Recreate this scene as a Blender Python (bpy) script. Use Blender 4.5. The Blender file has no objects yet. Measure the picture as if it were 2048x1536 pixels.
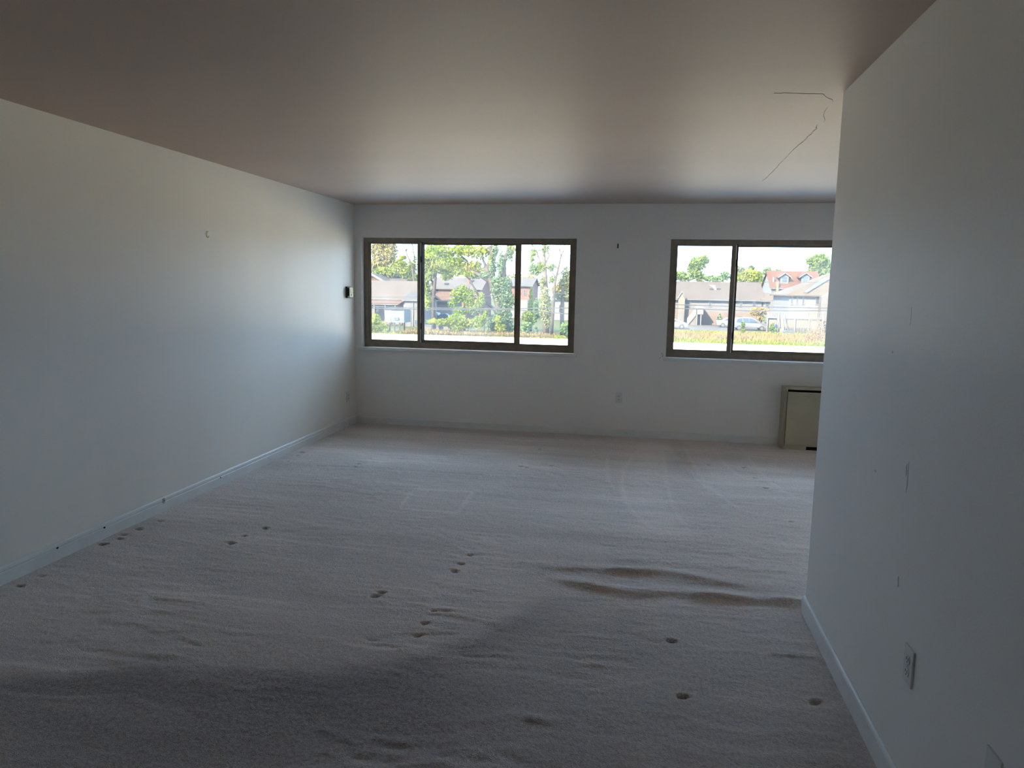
import bpy, bmesh, math, random
import numpy as np
from mathutils import Matrix, Vector

random.seed(7)
rng = np.random.default_rng(11)
SC = bpy.context.scene
COL = SC.collection

# ------------------------------------------------------------------ camera
F_PX, YAW, PITCH, ROLL, EYE = 1439.24, -0.17561, -0.13137, 0.017896, 1.54907
CP, SP = math.cos(PITCH), math.sin(PITCH)
fwd = Vector((math.sin(YAW) * CP, math.cos(YAW) * CP, SP))
rgt = Vector((math.cos(YAW), -math.sin(YAW), 0))
upv = rgt.cross(fwd)
r2 = rgt * math.cos(ROLL) + upv * math.sin(ROLL)
u2 = -rgt * math.sin(ROLL) + upv * math.cos(ROLL)
cam_data = bpy.data.cameras.new('camera')
cam_data.sensor_width = 36.0
cam_data.sensor_fit = 'HORIZONTAL'
cam_data.lens = F_PX / 2048 * 36.0
cam_data.clip_start = 0.05
cam_data.clip_end = 2000
cam = bpy.data.objects.new('camera', cam_data)
COL.objects.link(cam)
M = Matrix((r2, u2, -fwd)).transposed().to_4x4()
M.translation = Vector((0, 0, EYE))
cam.matrix_world = M
SC.camera = cam

# ------------------------------------------------------------------ sky, sun, exposure
SUN_TRAVEL = Vector((0.75, 1.15, -1.0)).normalized()      # from behind the building, high on the left
world = bpy.data.worlds.new('sky')
SC.world = world
world.use_nodes = True
wn, wl = world.node_tree.nodes, world.node_tree.links
for n in list(wn):
    wn.remove(n)
# clear blue sky: a smooth gradient with elevation, the same in every compass direction
tcw = wn.new('ShaderNodeTexCoord')
sxyz = wn.new('ShaderNodeSeparateXYZ')
ramp = wn.new('ShaderNodeValToRGB')
ramp.color_ramp.elements[0].position = 0.0
ramp.color_ramp.elements[0].color = (0.49, 0.70, 0.99, 1)
ramp.color_ramp.elements[1].position = 1.0
ramp.color_ramp.elements[1].color = (0.42, 0.65, 0.97, 1)
bg = wn.new('ShaderNodeBackground')
bg.inputs['Strength'].default_value = 9.5
wo = wn.new('ShaderNodeOutputWorld')
wl.new(tcw.outputs['Generated'], sxyz.inputs[0])
wl.new(sxyz.outputs['Z'], ramp.inputs['Fac'])
wl.new(ramp.outputs['Color'], bg.inputs['Color'])
wl.new(bg.outputs['Background'], wo.inputs['Surface'])

sun_data = bpy.data.lights.new('sun', 'SUN')
sun_data.energy = 38.5
sun_data.angle = math.radians(0.53)
sun_data.color = (1.0, 0.845, 0.64)
sun = bpy.data.objects.new('sun', sun_data)
sun.rotation_euler = SUN_TRAVEL.to_track_quat('-Z', 'Y').to_euler()
sun.location = (-20, -30, 40)
COL.objects.link(sun)

vs = SC.view_settings
SC.display_settings.display_device = 'sRGB'
vs.view_transform = 'Standard'
vs.look = 'None'
vs.gamma = 1.0
vs.use_curve_mapping = False
vs.exposure = 0.17
SC.cycles.max_bounces = 9
SC.cycles.diffuse_bounces = 5
SC.cycles.glossy_bounces = 3
SC.cycles.transparent_max_bounces = 8
SC.cycles.sample_clamp_indirect = 12


# ------------------------------------------------------------------ helpers
def at(px, py, Y):
    """world point seen along the bearing (px, py) of the surveyed view, at distance Y beyond the eye"""
    d = fwd + r2 * ((px - 1024) / F_PX) - u2 * ((py - 768) / F_PX)
    return Vector((0, 0, EYE)) + d * (Y / d.y)


def tag(o, label=None, cat=None, group=None, kind=None):
    if label:
        o['label'] = label
    if cat:
        o['category'] = cat
    if group:
        o['group'] = group
    if kind:
        o['kind'] = kind
    return o


def link(name, me, parent=None, loc=None):
    o = bpy.data.objects.new(name, me)
    COL.objects.link(o)
    if parent:
        o.parent = parent
    if loc is not None:
        o.location = loc
    return o


def empty(name, loc, label=None, cat=None, group=None, kind=None, rz=0):
    o = bpy.data.objects.new(name, None)
    o.empty_display_size = 0.2
    COL.objects.link(o)
    o.location = loc
    o.rotation_euler = (0, 0, rz)
    return tag(o, label, cat, group, kind)


class G:
    """collects shapes; build() links them as ONE mesh object"""

    def __init__(self):
        self.v, self.f = [], []

    def add(self, vs_, fs):
        n = len(self.v)
        self.v += [tuple(p) for p in vs_]
        self.f += [tuple(i + n for i in f) for f in fs]
        return self

    def box(self, x0, x1, y0, y1, z0, z1):
        return self.add([(x0, y0, z0), (x1, y0, z0), (x1, y1, z0), (x0, y1, z0),
                         (x0, y0, z1), (x1, y0, z1), (x1, y1, z1), (x0, y1, z1)],
                        [(0, 3, 2, 1), (4, 5, 6, 7), (0, 1, 5, 4), (1, 2, 6, 5), (2, 3, 7, 6), (3, 0, 4, 7)])

    def prism(self, poly, axis, a0, a1):
        """poly: 2-D outline in the two other axes (order x,y,z without `axis`)"""
        def mk(p, a):
            l = [p[0], p[1]]
            l.insert(axis, a)
            return tuple(l)
        n = len(poly)
        vs_ = [mk(p, a0) for p in poly] + [mk(p, a1) for p in poly]
        fs = [tuple(range(n)), tuple(range(2 * n - 1, n - 1, -1))]
        fs += [(i, n + i, n + (i + 1) % n, (i + 1) % n) for i in range(n)]
        return self.add(vs_, fs)

    def tube(self, pts, rad, n=6, cap=True):
        pts = [Vector(p) for p in pts]
        if not hasattr(rad, '__len__'):
            rad = [rad] * len(pts)
        base = len(self.v)
        prev = None
        for i, p in enumerate(pts):
            t = (pts[min(i + 1, len(pts) - 1)] - pts[max(i - 1, 0)]).normalized()
            a = Vector((0, 0, 1)) if abs(t.z) < 0.9 else Vector((1, 0, 0))
            if prev is not None:
                a = prev
            u = (a - t * a.dot(t)).normalized()
            w = t.cross(u)
            prev = u
            for k in range(n):
                c = 2 * math.pi * k / n
                self.v.append(tuple(p + (u * math.cos(c) + w * math.sin(c)) * rad[i]))
        for i in range(len(pts) - 1):
            for k in range(n):
                a0 = base + i * n + k
                a1 = base + i * n + (k + 1) % n
                self.f.append((a0, a1, a1 + n, a0 + n))
        if cap:
            self.f.append(tuple(base + k for k in range(n))[::-1])
            self.f.append(tuple(base + (len(pts) - 1) * n + k for k in range(n)))
        return self

    def build(self, name, mat, parent=None, bevel=0, smooth=False, segs=2, loc=None):
        me = bpy.data.meshes.new(name)
        me.from_pydata(self.v, [], self.f)
        bm = bmesh.new()
        bm.from_mesh(me)
        bmesh.ops.recalc_face_normals(bm, faces=bm.faces)
        if bevel:
            bmesh.ops.bevel(bm, geom=list(bm.edges), offset=bevel, segments=segs, affect='EDGES', profile=0.6)
        bm.to_mesh(me)
        bm.free()
        if smooth:
            me.polygons.foreach_set('use_smooth', [True] * len(me.polygons))
        if mat:
            me.materials.append(mat)
        return link(name, me, parent, loc)


def mat(name, col, rough=0.6, spec=0.4, metal=0.0, var=0.0, scale=6.0, bump=0.0, bscale=80.0, col2=None, stretch=None,
        coords='Object'):
    m = bpy.data.materials.new(name)
    m.use_nodes = True
    nt = m.node_tree
    b = nt.nodes['Principled BSDF']
    b.inputs['Roughness'].default_value = rough
    b.inputs['Specular IOR Level'].default_value = spec
    b.inputs['Metallic'].default_value = metal
    c = (*col, 1)
    b.inputs['Base Color'].default_value = c
    tc = nt.nodes.new('ShaderNodeTexCoord')
    src = tc.outputs[coords]
    if stretch:
        mp = nt.nodes.new('ShaderNodeMapping')
        mp.inputs['Scale'].default_value = stretch
        nt.links.new(src, mp.inputs['Vector'])
        src = mp.outputs['Vector']
    nz = nt.nodes.new('ShaderNodeTexNoise')
    nz.inputs['Scale'].default_value = scale
    nz.inputs['Detail'].default_value = 4
    nt.links.new(src, nz.inputs['Vector'])
    rp = nt.nodes.new('ShaderNodeValToRGB')
    lo = tuple(max(0, x * (1 - var)) for x in col)
    hi = tuple(min(1, x * (1 + var)) for x in (col2 or col))
    if col2:
        lo = col
        hi = col2
    rp.color_ramp.elements[0].position = 0.36
    rp.color_ramp.elements[1].position = 0.64
    rp.color_ramp.elements[0].color = (*lo, 1)
    rp.color_ramp.elements[1].color = (*hi, 1)
    nt.links.new(nz.outputs['Fac'], rp.inputs['Fac'])
    nt.links.new(rp.outputs['Color'], b.inputs['Base Color'])
    if bump:
        n2 = nt.nodes.new('ShaderNodeTexNoise')
        n2.inputs['Scale'].default_value = bscale
        n2.inputs['Detail'].default_value = 3
        nt.links.new(src, n2.inputs['Vector'])
        bp = nt.nodes.new('ShaderNodeBump')
        bp.inputs['Strength'].default_value = 1.0
        bp.inputs['Distance'].default_value = bump
        nt.links.new(n2.outputs['Fac'], bp.inputs['Height'])
        nt.links.new(bp.outputs['Normal'], b.inputs['Normal'])
    return m


def leafmat(name, c1, c2, scale=0.9, trans=0.45):
    m = bpy.data.materials.new(name)
    m.use_nodes = True
    nt = m.node_tree
    nt.nodes.remove(nt.nodes['Principled BSDF'])
    out = nt.nodes['Material Output']
    tc = nt.nodes.new('ShaderNodeTexCoord')
    nz = nt.nodes.new('ShaderNodeTexNoise')
    nz.inputs['Scale'].default_value = scale
    nz.inputs['Detail'].default_value = 5
    rp = nt.nodes.new('ShaderNodeValToRGB')
    rp.color_ramp.elements[0].position = 0.38
    rp.color_ramp.elements[1].position = 0.62
    rp.color_ramp.elements[0].color = (*c1, 1)
    rp.color_ramp.elements[1].color = (*c2, 1)
    d = nt.nodes.new('ShaderNodeBsdfDiffuse')
    t = nt.nodes.new('ShaderNodeBsdfTranslucent')
    mx = nt.nodes.new('ShaderNodeMixShader')
    mx.inputs[0].default_value = trans
    nt.links.new(tc.outputs['Object'], nz.inputs['Vector'])
    nt.links.new(nz.outputs['Fac'], rp.inputs['Fac'])
    nt.links.new(rp.outputs['Color'], d.inputs['Color'])
    nt.links.new(rp.outputs['Color'], t.inputs['Color'])
    nt.links.new(d.outputs[0], mx.inputs[1])
    nt.links.new(t.outputs[0], mx.inputs[2])
    nt.links.new(mx.outputs[0], out.inputs['Surface'])
    return m


def glassmat():
    """thin window pane: clear, a little reflective, with a dusty film, thickened to imitate washed-out glare haze"""
    m = bpy.data.materials.new('dusty glare-haze window glass')
    m.use_nodes = True
    nt = m.node_tree
    nt.nodes.remove(nt.nodes['Principled BSDF'])
    out = nt.nodes['Material Output']
    tr = nt.nodes.new('ShaderNodeBsdfTransparent')
    tr.inputs['Color'].default_value = (0.93, 0.95, 0.94, 1)
    gl = nt.nodes.new('ShaderNodeBsdfGlossy')
    gl.inputs['Roughness'].default_value = 0.02
    fr = nt.nodes.new('ShaderNodeFresnel')
    fr.inputs['IOR'].default_value = 1.35
    m1 = nt.nodes.new('ShaderNodeMixShader')
    nt.links.new(fr.outputs[0], m1.inputs[0])
    nt.links.new(tr.outputs[0], m1.inputs[1])
    nt.links.new(gl.outputs[0], m1.inputs[2])
    tl = nt.nodes.new('ShaderNodeBsdfTranslucent')
    tl.inputs['Color'].default_value = (0.9, 0.9, 0.9, 1)
    tc = nt.nodes.new('ShaderNodeTexCoord')
    nz = nt.nodes.new('ShaderNodeTexNoise')
    nz.inputs['Scale'].default_value = 3.5
    nz.inputs['Detail'].default_value = 6
    mr = nt.nodes.new('ShaderNodeMapRange')
    mr.inputs['From Min'].default_value = 0.35
    mr.inputs['From Max'].default_value = 0.75
    mr.inputs['To Min'].default_value = 0.018
    mr.inputs['To Max'].default_value = 0.045
    nt.links.new(tc.outputs['Object'], nz.inputs['Vector'])
    nt.links.new(nz.outputs['Fac'], mr.inputs['Value'])
    m2 = nt.nodes.new('ShaderNodeMixShader')
    nt.links.new(mr.outputs[0], m2.inputs[0])
    nt.links.new(m1.outputs[0], m2.inputs[1])
    nt.links.new(tl.outputs[0], m2.inputs[2])
    nt.links.new(m2.outputs[0], out.inputs['Surface'])
    return m


# ------------------------------------------------------------------ materials
M_WALL = mat('white eggshell wall paint', (0.85, 0.815, 0.745), 0.5, 0.25, var=0.02, scale=1.2, bump=0.0016, bscale=1.6,
             stretch=(1, 1.6, 0.35))
M_WALL2 = mat('white wall paint rolled', (0.82, 0.80, 0.765), 0.5, 0.3, var=0.02, scale=1.5, bump=0.0004, bscale=120)
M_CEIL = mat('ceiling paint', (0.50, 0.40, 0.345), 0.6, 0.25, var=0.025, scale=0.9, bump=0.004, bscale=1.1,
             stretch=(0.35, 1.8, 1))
M_TRIM = mat('white trim enamel', (0.74, 0.75, 0.73), 0.4, 0.4, var=0.03, scale=9, bump=0.0004, bscale=60)
M_BRONZE = mat('bronze anodised aluminium', (0.23, 0.19, 0.14), 0.42, 0.5, metal=0.25, var=0.12, scale=14, bump=0.0002,
               bscale=200)
M_ALU = mat('bright aluminium strip', (0.55, 0.55, 0.54), 0.35, 0.5, metal=0.6, var=0.05, scale=30)
M_SEAL = mat('black rubber gasket', (0.012, 0.012, 0.011), 0.6, 0.3, var=0.1, scale=40)
M_GLASS = glassmat()
M_CONV = mat('beige convector enamel', (0.46, 0.415, 0.29), 0.45, 0.4, var=0.05, scale=5, bump=0.0003, bscale=90)
M_CONVL = mat('pale beige edge enamel', (0.55, 0.52, 0.42), 0.4, 0.45, var=0.04, scale=8)
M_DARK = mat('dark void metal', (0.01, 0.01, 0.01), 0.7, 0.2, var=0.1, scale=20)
M_PLATE = mat('white plastic wall plate', (0.70, 0.70, 0.67), 0.35, 0.45, var=0.02, scale=20)
M_THERM = mat('beige thermostat plastic', (0.56, 0.48, 0.33), 0.4, 0.4, var=0.04, scale=30)
M_THERMD = mat('dark bronze thermostat base', (0.035, 0.035, 0.022), 0.45, 0.4, var=0.1, scale=30)
M_BRASS = mat('tarnished brass', (0.25, 0.19, 0.09), 0.35, 0.5, metal=0.9, var=0.2, scale=90)
M_IRON = mat('blackened steel', (0.02, 0.02, 0.02), 0.5, 0.4, metal=0.7, var=0.2, scale=90)
M_CRACK = mat('crack in ceiling paint', (0.30, 0.24, 0.19), 0.9, 0.1, var=0.2, scale=40)
M_SCUFF = mat('grey scuff', (0.48, 0.49, 0.48), 0.8, 0.1, var=0.2, scale=60)
M_CHIP = mat('pale plaster chip', (0.86, 0.86, 0.84), 0.8, 0.1, var=0.05, scale=60)


def carpetmat():
    m = bpy.data.materials.new('mauve grey cut pile carpet')
    m.use_nodes = True
    nt = m.node_tree
    b = nt.nodes['Principled BSDF']
    b.inputs['Roughness'].default_value = 0.95
    b.inputs['Specular IOR Level'].default_value = 0.1
    b.inputs['Sheen Weight'].default_value = 0.35
    b.inputs['Sheen Roughness'].default_value = 0.5
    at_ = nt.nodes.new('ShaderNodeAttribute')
    at_.attribute_name = 'nap_and_light'
    tc = nt.nodes.new('ShaderNodeTexCoord')
    n1 = nt.nodes.new('ShaderNodeTexNoise')
    n1.inputs['Scale'].default_value = 240
    n1.inputs['Detail'].default_value = 3
    n2 = nt.nodes.new('ShaderNodeTexNoise')
    n2.inputs['Scale'].default_value = 70
    n2.inputs['Detail'].default_value = 4
    nt.links.new(tc.outputs['Object'], n1.inputs['Vector'])
    nt.links.new(tc.outputs['Object'], n2.inputs['Vector'])
    ad = nt.nodes.new('ShaderNodeMath')
    ad.operation = 'ADD'
    nt.links.new(n1.outputs['Fac'], ad.inputs[0])
    nt.links.new(n2.outputs['Fac'], ad.inputs[1])
    mr = nt.nodes.new('ShaderNodeMapRange')
    mr.inputs['From Min'].default_value = 0.7
    mr.inputs['From Max'].default_value = 1.3
    mr.inputs['To Min'].default_value = -0.24
    mr.inputs['To Max'].default_value = 0.24
    nt.links.new(ad.outputs[0], mr.inputs['Value'])
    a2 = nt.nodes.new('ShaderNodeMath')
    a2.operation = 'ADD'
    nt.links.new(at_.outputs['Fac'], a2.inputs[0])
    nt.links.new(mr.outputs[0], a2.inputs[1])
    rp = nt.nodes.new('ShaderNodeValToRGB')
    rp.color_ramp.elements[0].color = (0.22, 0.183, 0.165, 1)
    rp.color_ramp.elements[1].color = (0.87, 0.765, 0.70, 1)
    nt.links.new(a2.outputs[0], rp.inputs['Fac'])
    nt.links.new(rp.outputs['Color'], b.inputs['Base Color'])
    bp = nt.nodes.new('ShaderNodeBump')
    bp.inputs['Distance'].default_value = 0.006
    bp.inputs['Strength'].default_value = 0.8
    nt.links.new(ad.outputs[0], bp.inputs['Height'])
    nt.links.new(bp.outputs['Normal'], b.inputs['Normal'])
    return m


M_CARPET = carpetmat()

# ------------------------------------------------------------------ the room (metres; window wall at y = YB)
XL, XR, YE, YB, H = -3.173, 0.842, 3.539, 7.685, 2.44
XF, YR = 6.60, -2.4            # unseen end wall on the right, wall behind the viewer
TH = 0.26                       # outer wall thickness
OUT = YB + TH
W1 = (-3.090, -0.700, 0.868, 2.088)      # openings: x0, x1, z0, z1
W2 = (0.268, 2.658, 0.862, 2.088)
W3 = (3.626, 6.016, 0.862, 2.088)      # same spacing again, round the corner


# ---- carpet
def vnoise(x, y, seed, oct=4):
    """value noise on arrays, about -1..1"""
    r = np.random.default_rng(seed)
    tot = np.zeros_like(x)
    amp, s = 1.0, 0
    for o in range(oct):
        t = r.random((64, 64)) * 2 - 1
        xi, yi = np.floor(x).astype(int), np.floor(y).astype(int)
        fx, fy = x - xi, y - yi
        fx, fy = fx * fx * (3 - 2 * fx), fy * fy * (3 - 2 * fy)
        a = t[xi % 64, yi % 64]
        b = t[(xi + 1) % 64, yi % 64]
        c = t[xi % 64, (yi + 1) % 64]
        d = t[(xi + 1) % 64, (yi + 1) % 64]
        tot += amp * (a * (1 - fx) * (1 - fy) + b * fx * (1 - fy) + c * (1 - fx) * fy + d * fx * fy)
        s += amp
        amp *= 0.5
        x, y = x * 2.03, y * 2.03
    return tot / s * 1.6


def pdist(X, Y, poly, rounds=3):
    """distance to a smoothed polyline and position 0..1 along it"""
    p = np.array(poly, float)
    for _ in range(rounds):
        q = [p[0]]
        for i in range(len(p) - 1):
            q += [p[i] * .75 + p[i + 1] * .25, p[i] * .25 + p[i + 1] * .75]
        q.append(p[-1])
        p = np.array(q)
    best = np.full(X.shape, 1e9)
    tt = np.zeros(X.shape)
    sd = np.zeros(X.shape)
    n = len(p) - 1
    for i in range(n):
        a, d = p[i], p[i + 1] - p[i]
        L2 = d @ d + 1e-12
        t = np.clip(((X - a[0]) * d[0] + (Y - a[1]) * d[1]) / L2, 0, 1)
        ex, ey = X - a[0] - t * d[0], Y - a[1] - t * d[1]
        dd = np.hypot(ex, ey)
        m_ = dd < best
        best = np.where(m_, dd, best)
        tt = np.where(m_, (i + t) / n, tt)
        sd = np.where(m_, np.sign(d[0] * ey - d[1] * ex), sd)
    return best, tt, sd


gx = np.concatenate([np.arange(XL - 0.05, 1.75, 0.0125), np.linspace(1.75, XF + 0.05, 60)])
gy = np.concatenate([np.linspace(YR - 0.05, 1.3, 70)[:-1], np.arange(1.3, 3.9, 0.0095), np.arange(3.9, YB + 0.04, 0.0125)])
X, Y = np.meshgrid(gx, gy, indexing='ij')
Z = np.zeros_like(X)
NAP_AND_LIGHT = np.full_like(X, 0.66)

# gentle unevenness and the vacuum strokes that run along the window wall
Z += 0.0035 * vnoise(X * 0.9, Y * 1.3, 3)
strokes = vnoise(X * 0.35 + 3, Y * 5.0 + 0.6 * X * 0.3, 5, 3)
Z += 0.0018 * strokes
NAP_AND_LIGHT += 0.10 * strokes
patch = vnoise(X * 1.3, Y * 2.6, 8, 4)
NAP_AND_LIGHT += 0.09 * patch
fine = vnoise(X * 1.1 + 0.4 * patch, Y * 22 + 2.0 * patch, 6, 2)
NAP_AND_LIGHT += 0.26 * np.clip(fine - 0.35, 0, 1) * np.clip(0.6 + patch, 0, 1)
Z += 0.002 * np.clip(fine - 0.35, 0, 1)
NAP_AND_LIGHT += 0.10 / (1 + np.exp(-(X + 0.35) / 0.15)) / (1 + np.exp(-(Y - 4.2) / 0.2))  # right side by the windows lightened to imitate stronger daylight on the carpet
tracks = vnoise(X * 9 + 3 * patch, Y * 26, 9, 2)
Z += 0.0030 * tracks * np.clip(vnoise(X * 2.1, Y * 2.4, 10, 2) + 0.25, 0, 1)
Z += 0.0018 * vnoise(X * 24, Y * 40, 12, 2)
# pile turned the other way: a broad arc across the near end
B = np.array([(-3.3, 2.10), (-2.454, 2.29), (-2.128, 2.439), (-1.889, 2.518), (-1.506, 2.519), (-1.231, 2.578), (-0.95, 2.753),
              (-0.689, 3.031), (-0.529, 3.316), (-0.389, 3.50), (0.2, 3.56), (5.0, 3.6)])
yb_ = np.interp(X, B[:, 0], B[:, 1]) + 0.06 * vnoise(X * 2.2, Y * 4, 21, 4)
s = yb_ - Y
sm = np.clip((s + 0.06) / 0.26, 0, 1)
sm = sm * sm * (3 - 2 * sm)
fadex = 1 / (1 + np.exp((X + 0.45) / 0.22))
NAP_AND_LIGHT -= sm * (0.07 + 0.56 * np.exp(-np.clip(s, 0, 9) / 0.85) * fadex)
# strokes that stand out singly
for poly, w, a in [
    ([(-3.01, 4.64), (-2.27, 4.49), (-1.776, 4.35)], .012, .16), ([(-2.82, 3.81), (-2.24, 3.685), (-1.71, 3.61)], .014, .16),
    ([(-2.32, 3.93), (-1.585, 3.878), (-0.73, 3.83)], .016, .18), ([(-2.66, 5.65), (-2.14, 5.69), (-1.18, 5.68)], .02, .14),
    ([(-2.68, 5.15), (-1.9, 5.05), (-0.95, 4.95)], .015, .15), ([(-1.72, 3.98), (-1.2, 3.92), (-0.37, 3.91)], .018, .2),
    ([(-2.98, 3.11), (-2.4, 2.93), (-1.915, 2.876)], .012, .14), ([(-2.79, 3.06), (-2.295, 3.04), (-1.685, 3.0)], .014, .12),
    ([(-2.15, 2.36), (-1.87, 2.49), (-1.385, 2.54)], .016, .14), ([(0.06, 7.2), (-0.1, 6.39), (-0.11, 5.56), (-0.016, 4.99), (0.13, 4.64)], .022, .2),
    ([(-0.26, 6.65), (-0.245, 6.0), (-0.17, 5.57)], .018, .16), ([(0.264, 7.35), (0.247, 5.95), (0.275, 5.12), (0.354, 4.7)], .02, .16),
    ([(0.484, 7.29), (0.535, 6.02), (0.72, 5.23), (0.94, 5.1)], .02, .16), ([(1.035, 7.43), (1.074, 6.16), (1.2, 5.6), (1.5, 5.4)], .022, .16),
    ([(0.31, 7.24), (0.436, 6.43), (0.583, 5.65)], .02, .14), ([(0.75, 7.4), (0.8, 6.5), (0.95, 5.9), (1.5, 5.6)], .02, .12),
    ([(-1.686, 5.2), (-1.217, 5.215)], .022, .26), ([(-1.624, 4.69), (-1.209, 4.684)], .022, .24),
    ([(-1.217, 5.215), (-1.209, 4.684)], .016, .16), ([(-1.686, 5.2), (-1.624, 4.69)], .016, .12),
]:
    d, t, sd = pdist(X, Y, poly)
    e = np.exp(-(d / w) ** 2) * np.clip(np.minimum(t, 1 - t) * 9 + 0.15, 0, 1)
    NAP_AND_LIGHT += a * (0.9 if len(poly) > 2 else 1.2) * e * np.clip(0.8 + 0.4 * patch, 0.5, 1.3)
    Z += 0.0025 * e
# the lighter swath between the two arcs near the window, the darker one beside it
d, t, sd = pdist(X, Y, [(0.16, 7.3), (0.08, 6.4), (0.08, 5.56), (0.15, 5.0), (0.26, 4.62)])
NAP_AND_LIGHT += 0.16 * np.exp(-(d / 0.17) ** 2)
d, t, sd = pdist(X, Y, [(0.45, 7.35), (0.42, 6.6), (0.48, 6.1)])
NAP_AND_LIGHT -= 0.14 * np.exp(-(d / 0.11) ** 2)
NAP_AND_LIGHT -= 0.10 * np.exp(-((X - 0.75) / 0.35) ** 2 - ((Y - 5.35) / 0.13) ** 2) * (1 + tracks)
# darker edge under the windows on the left
NAP_AND_LIGHT -= 0.12 * np.exp(-((YB - Y - 0.16) / 0.17) ** 2) * (X < -0.85) * np.clip(1 + 0.5 * patch, 0, 2)
NAP_AND_LIGHT += 0.06 * (np.abs(X + 2.1) < 1.15) * (np.abs(Y - 6.45) < 0.5)
# two big wrinkles where the carpet has come loose by the wall corner
for poly, hgt, w in [
    ([(-0.62, 3.86), (-0.475, 3.85), (-0.224, 3.885), (0.0, 3.90), (0.14, 3.925), (0.25, 3.915), (0.369, 3.87), (0.52, 3.82), (0.66, 3.83), (0.80, 3.85)], .019, .042),
    ([(-0.46, 3.72), (-0.341, 3.67), (-0.153, 3.615), (0.014, 3.575), (0.177, 3.645), (0.351, 3.635), (0.596, 3.645), (0.72, 3.65), (0.95, 3.655)], .029, .045),
    ([(-0.75, 4.05), (-0.3, 4.02), (0.2, 4.1), (0.7, 4.08), (1.2, 4.12)], .006, .05),
    ([(-0.2, 3.42), (0.1, 3.38), (0.3, 3.42)], .004, .04),
    ([(-1.25, 4.72), (-0.4, 4.62), (0.2, 4.55), (0.9, 4.6)], .005, .05),
    ([(-1.0, 5.5), (-0.3, 5.42), (0.3, 5.5)], .004, .05),
    ([(-0.6, 4.35), (0.2, 4.3), (1.2, 4.35)], .005, .045),
    ([(-2.9, 5.72), (-2.0, 5.78), (-1.0, 5.74)], .004, .04),
    ([(-0.5, 2.78), (-0.2, 2.84), (0.0, 2.8)], .004, .03), ([(-0.55, 2.35), (-0.4, 2.42), (-0.25, 2.4)], .005, .025),
]:
    d, t, sd = pdist(X, Y, poly)
    amp = np.clip(np.minimum(t * 3.0, (1 - t) * (3.0 if hgt < .025 else 30)), 0, 1)
    amp = amp * amp * (3 - 2 * amp) * (0.85 + 0.45 * vnoise(X * 4.5, Y * 2, 31, 2))
    prof = np.where(sd * 1.0 > 0, np.exp(-(d / (w * 1.7)) ** 2), np.exp(-(d / (w * 0.8)) ** 2))
    Z += hgt * amp * prof
# dents left by furniture legs
for (dx, dy) in [(-3.063, 3.009), (-3.061, 3.141), (-3.097, 3.624), (-3.064, 3.729), (-3.093, 3.796), (-3.07, 3.907), (-3.045, 4.085),
                 (-2.373, 3.809), (-2.366, 3.937), (-2.314, 4.103), (-3.039, 5.795), (-3.068, 6.132), (-3.05, 6.0), (-2.382, 5.738),
                 (-2.39, 5.846), (-0.934, 3.944), (-0.949, 3.798), (-0.958, 3.691), (-0.929, 3.189), (-0.932, 3.054), (-0.929, 2.935),
                 (0.189, 3.124), (0.691, 3.087), (0.214, 2.678), (0.712, 2.741), (-0.939, 6.067), (-0.985, 6.096), (-0.931, 6.822),
                 (0.66, 7.059), (0.649, 6.602), (1.168, 7.125), (1.06, 5.02), (1.038, 5.883), (-0.735, 6.193), (1.288, 6.688),
                 (1.37, 7.049), (-1.267, 3.289), (-1.25, 3.336), (0.95, 6.55), (1.0, 6.2)]:
    k = rng.uniform(0.75, 1.15)
    ang = rng.uniform(-0.6, 0.6)
    ux, uy = (X - dx) * math.cos(ang) + (Y - dy) * math.sin(ang), -(X - dx) * math.sin(ang) + (Y - dy) * math.cos(ang)
    rr = np.hypot(ux / rng.uniform(1.2, 1.7), uy * rng.uniform(0.9, 1.2)) / (0.75 * k)
    Z -= 0.022 * k * np.exp(-(rr / 0.017) ** 3)
    Z += 0.003 * np.exp(-((rr - 0.034) / 0.014) ** 2) * (uy > 0)
    NAP_AND_LIGHT -= 0.20 * np.exp(-(rr / 0.018) ** 4)
    NAP_AND_LIGHT += 0.04 * np.exp(-((rr - 0.034) / 0.012) ** 2)
# fixed edges: lies flat along the baseboards
edge = np.minimum.reduce([X - XL, YB - Y])
Z *= np.clip(edge / 0.08, 0, 1)
Z = np.where((np.abs(X - XR) < 0.02) & (Y < YE), np.minimum(Z, 0.004), Z)
NAP_AND_LIGHT = np.clip(NAP_AND_LIGHT, 0.02, 0.98)
nx, ny = len(gx), len(gy)
co = np.stack([X, Y, Z], -1).reshape(-1, 3).astype(np.float32)
ii, jj = np.meshgrid(np.arange(nx - 1), np.arange(ny - 1), indexing='ij')
i0 = (ii * ny + jj).ravel()
faces = np.stack([i0, i0 + ny, i0 + ny + 1, i0 + 1], -1).astype(np.int32)
me = bpy.data.meshes.new('floor')
me.vertices.add(len(co))
me.vertices.foreach_set('co', co.ravel())
me.loops.add(faces.size)
me.loops.foreach_set('vertex_index', faces.ravel())
me.polygons.add(len(faces))
me.polygons.foreach_set('loop_start', np.arange(0, faces.size, 4, dtype=np.int32))
me.polygons.foreach_set('loop_total', np.full(len(faces), 4, dtype=np.int32))
me.update(calc_edges=True)
me.polygons.foreach_set('use_smooth', np.ones(len(faces), dtype=bool))
a_ = me.attributes.new('nap_and_light', 'FLOAT', 'POINT')
a_.data.foreach_set('value', NAP_AND_LIGHT.ravel().astype(np.float32))
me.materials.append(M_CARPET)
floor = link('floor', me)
tag(floor, 'mauve grey wall-to-wall carpet with vacuum strokes, dents and two wrinkles', kind='structure')
slab = G().box(XL - 0.3, XF + 0.3, YR - 0.3, YB, -0.30, -0.035).build('floor_slab', M_WALL2)
tag(slab, 'concrete slab under the carpet', kind='structure')

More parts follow.
